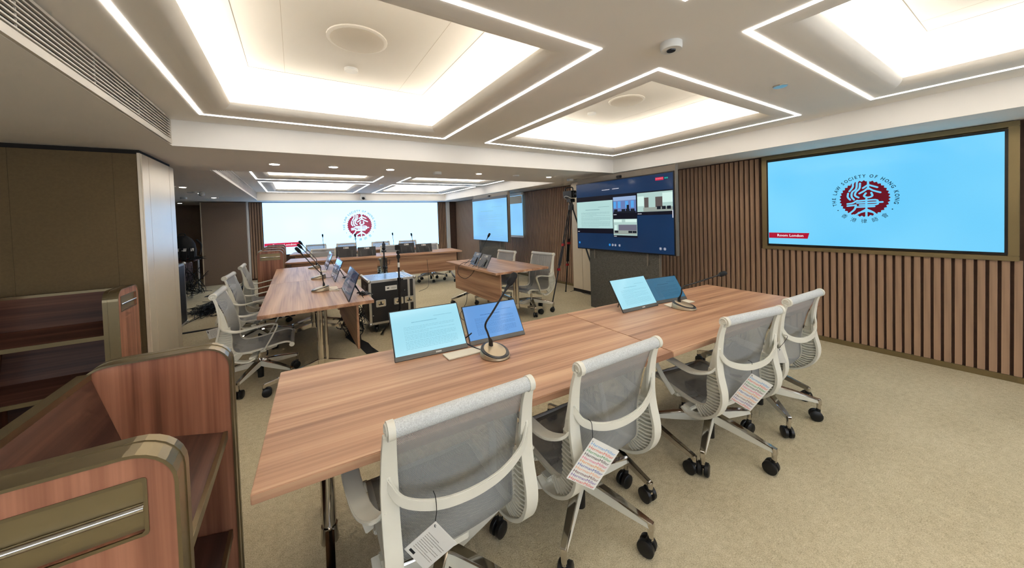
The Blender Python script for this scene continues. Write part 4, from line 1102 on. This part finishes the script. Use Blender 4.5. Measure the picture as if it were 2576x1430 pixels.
# ================================================================== annex: desk with gear, bag, cables
t = thing('gear_desk', 'grey gear desk in the annex buried under cables', 'desk', (-2.20, 9.95, 0))
MB().box(-.55, .40, -.40, .40, .76, .79).build('desktop', 'walnutx', t, bevel=.003)
MB().box(-.50, .36, -.36, -.34, .36, .74).build('front_panel', mat('lavender_grey_board', (128, 116, 128), .6), t)
for x in (-.48, .33):
    for y_ in (-.33, .33): MB().cyl((x, y_, 0), (x, y_, .76), .022).build('leg', 'alu', t, smooth=True)
bp = thing('backpack', 'bulging black backpack on the annex desk', 'bag', (-2.00, 9.75, .79))
MB().loft([[(q * s * math.cos(a), q * .62 * s * math.sin(a), z) for a in [2 * PI * k / 16 for k in range(16)]] for z, q, s in ((0, .18, 1), (.05, .21, 1), (.20, .22, 1), (.34, .20, 1), (.44, .15, 1), (.50, .08, 1), (.515, .01, 1))]).build('body', 'blackmatte', bp, smooth=True)
MB().tube(spline([(-.05, 0, .48), (-.04, 0, .545), (.04, 0, .545), (.05, 0, .48)], 5), .010, 8).build('carry_loop', 'blackmatte', bp, smooth=True)
MB().box(-.12, .14, -.20, -.14, .06, .26).build('front_pocket', 'black', bp, bevel=.02)
MB().tube(spline([(.22, 0, .42), (.30, -.05, .30), (.27, -.04, .10)], 5), .016, 8).build('strap', 'blackmatte', bp, smooth=True)
MB().box(.02, .07, -.205, -.199, .20, .215).build('badge', 'tag', bp)
for i in range(3):
    x = -2.06 + i * .115
    r_ = thing('radio_receiver', 'black receiver with white label before the backpack, %s' % ('left', 'middle', 'right')[i], 'receiver', (x, 9.50, .79), 0, 'receivers leaning before the backpack')
    MB().loft([[(-.04, 0, 0), (.04, 0, 0), (.04, .03, 0), (-.04, .03, 0)], [(-.02, .06, .26), (.06, .06, .26), (.06, .085, .26), (-.02, .085, .26)]]).build('body', 'black', r_, bevel=.004)
    MB().loft([[(-.012, .040, .19), (.035, .040, .19), (.035, .042, .19), (-.012, .042, .19)], [(-.008, .054, .25), (.042, .054, .25), (.042, .056, .25), (-.008, .056, .25)]]).build('label_plate', 'tag', r_)
o = MB().box(-.13, .13, -.035, .035, 0, .045).build('red_case', 'red', bevel=.016, smooth=True); o.location = (-1.98, 9.585, .79); tag(o, 'small red pouch on the annex desk among cables', 'pouch')
def tangle(name, label, pts, n, spread, r, zmin, seed, mtl='blackmatte'):
    rnd = random.Random(seed); m = MB(); c0 = Vector(pts)
    for i in range(n):
        a = [c0 + Vector((rnd.gauss(0, spread[0]), rnd.gauss(0, spread[1]), abs(rnd.gauss(0, spread[2])) )) for _ in range(7)]
        for p in a: p.z = max(p.z, zmin + r)
        m.tube(spline(a, 5), r, 5)
    o = m.build(name, mtl, fixn=False); o['kind'] = 'stuff'; tag(o, label, 'cables'); return o
tangle('cable_tangle', 'black cables heaped over the annex desk', (-1.93, 9.70, .80), 18, (.16, .14, .03), .0042, .79, 3)
tangle('cable_tangle', 'black cables hanging from the annex desk to the carpet', (-1.85, 9.45, .10), 14, (.12, .12, .28), .0042, 0, 4)
tangle('cable_tangle', 'black cable pile on the carpet beside the annex case', (-1.33, 8.0, 0), 30, (.13, .36, .03), .0048, 0, 5)
tangle('cable_tangle', 'black cable pile under the left table beside the flight case', (.60, 4.95, .06), 26, (.07, .22, .20), .0045, 0, 6)
tangle('cable_coil', 'coiled black lead behind the nearest screens of the left table', (.555, 3.72, .735), 6, (.025, .05, .012), .004, .731, 8, 'black')
tangle('cable_coil', 'coiled black lead behind the middle screens of the left table', (.545, 4.98, .735), 5, (.02, .06, .012), .004, .731, 9, 'black')
def cable(label, pts, r=.004, grp='loose black cables'):
    o = MB().tube(spline(pts, 8), r, 6).build('cable', 'black', smooth=True); tag(o, label, 'cable', grp); return o
cable('black lead from the nearest folding screens to the microphone foot', [(.83, 1.79, .80), (.80, 1.83, .75), (.82, 1.72, .737), (.845, 1.655, .737)])
cable('black lead looping off the edge of the single table', [(2.36, 4.90, .80), (2.20, 5.05, .75), (2.12, 5.0, .62), (2.16, 4.85, .55), (2.22, 4.72, .62), (2.30, 4.70, .745)])
cable('black lead dropping below the single table to the carpet', [(2.26, 4.98, .30), (2.22, 4.95, .15), (2.08, 4.85, .03), (2.0, 4.6, .006), (2.05, 4.2, .006)])
cable('black lead hanging below the far front table', [(1.60, 7.72, .70), (1.62, 7.66, .58), (1.68, 7.66, .55), (1.70, 7.70, .64)])
cable('black lead along the foot of the right pilaster', [(4.42, 5.0, .008), (4.50, 4.9, .03), (4.48, 4.6, .012), (4.50, 4.3, .05), (4.52, 4.1, .008)])
cable('black lead from the far front table down to the carpet', [(2.44, 7.45, .60), (2.42, 7.35, .30), (2.36, 7.2, .05), (2.1, 7.0, .006)])
for i, (bx, by, ex, ey) in enumerate(((.285, 4.272, .40, 4.1), (.317, 5.254, .40, 5.10))):
    cable('thin black lead between microphone and folding screens, %s on the left table' % ('nearest', 'middle')[i], [(bx, by, .737), ((bx + ex) / 2, (by + ey) / 2, .737), (ex, ey, .76)], .003)
# black fabric strip and flat cable covers on the carpet
pts = [(.487, 4.84), (.573, 4.99), (.66, 4.80), (.64, 4.60), (.69, 4.42), (.70, 4.25), (.735, 4.06), (.612, 4.07), (.58, 4.35), (.53, 4.6)]
o = MB().prism([(x, y_, .001) for x, y_ in pts], (0, 0, .006)).build('fabric_strip', 'blackmatte'); tag(o, 'black fabric strip lying on the carpet under the left table', 'fabric')
o = MB().box(-.55, .80, -.035, .035, 0, .008).build('cable_cover', 'blackmatte', bevel=.003); o.location = (-.85, 6.48, 0); o.rotation_euler = (0, 0, .08); tag(o, 'flat black cable cover across the carpet left of the left table', 'cable cover')
o = MB().box(-.06, .06, -.9, .9, 0, .008).build('cable_cover', 'blackmatte', bevel=.003); o.location = (-1.45, 10.4, 0); o.rotation_euler = (0, 0, -.18); tag(o, 'flat black cable cover before the annex partition', 'cable cover')
# power bar on the carpet by the nearest left chair and a floor loudspeaker
t = thing('floor_box', 'small black and white device standing behind the farthest left chair', 'device', (-.98, 7.9, 0))
MB().box(-.05, .05, -.22, .22, 0, .40).build('housing', 'white', t, bevel=.01)
MB().box(-.05, .20, -.22, .22, .03, .37).build('grille', 'blackmatte', t, bevel=.01)

# small lit print and icons are too faint to be worth sampling as lamps
for m_ in bpy.data.materials:
    if m_.name.split('_')[0] in ('display', 'thumb', 'monitor') and m_.name not in ('display_sky_blue', 'display_white', 'display_far_blue', 'monitor_pale_blue'):
        m_.cycles.emission_sampling = 'NONE'
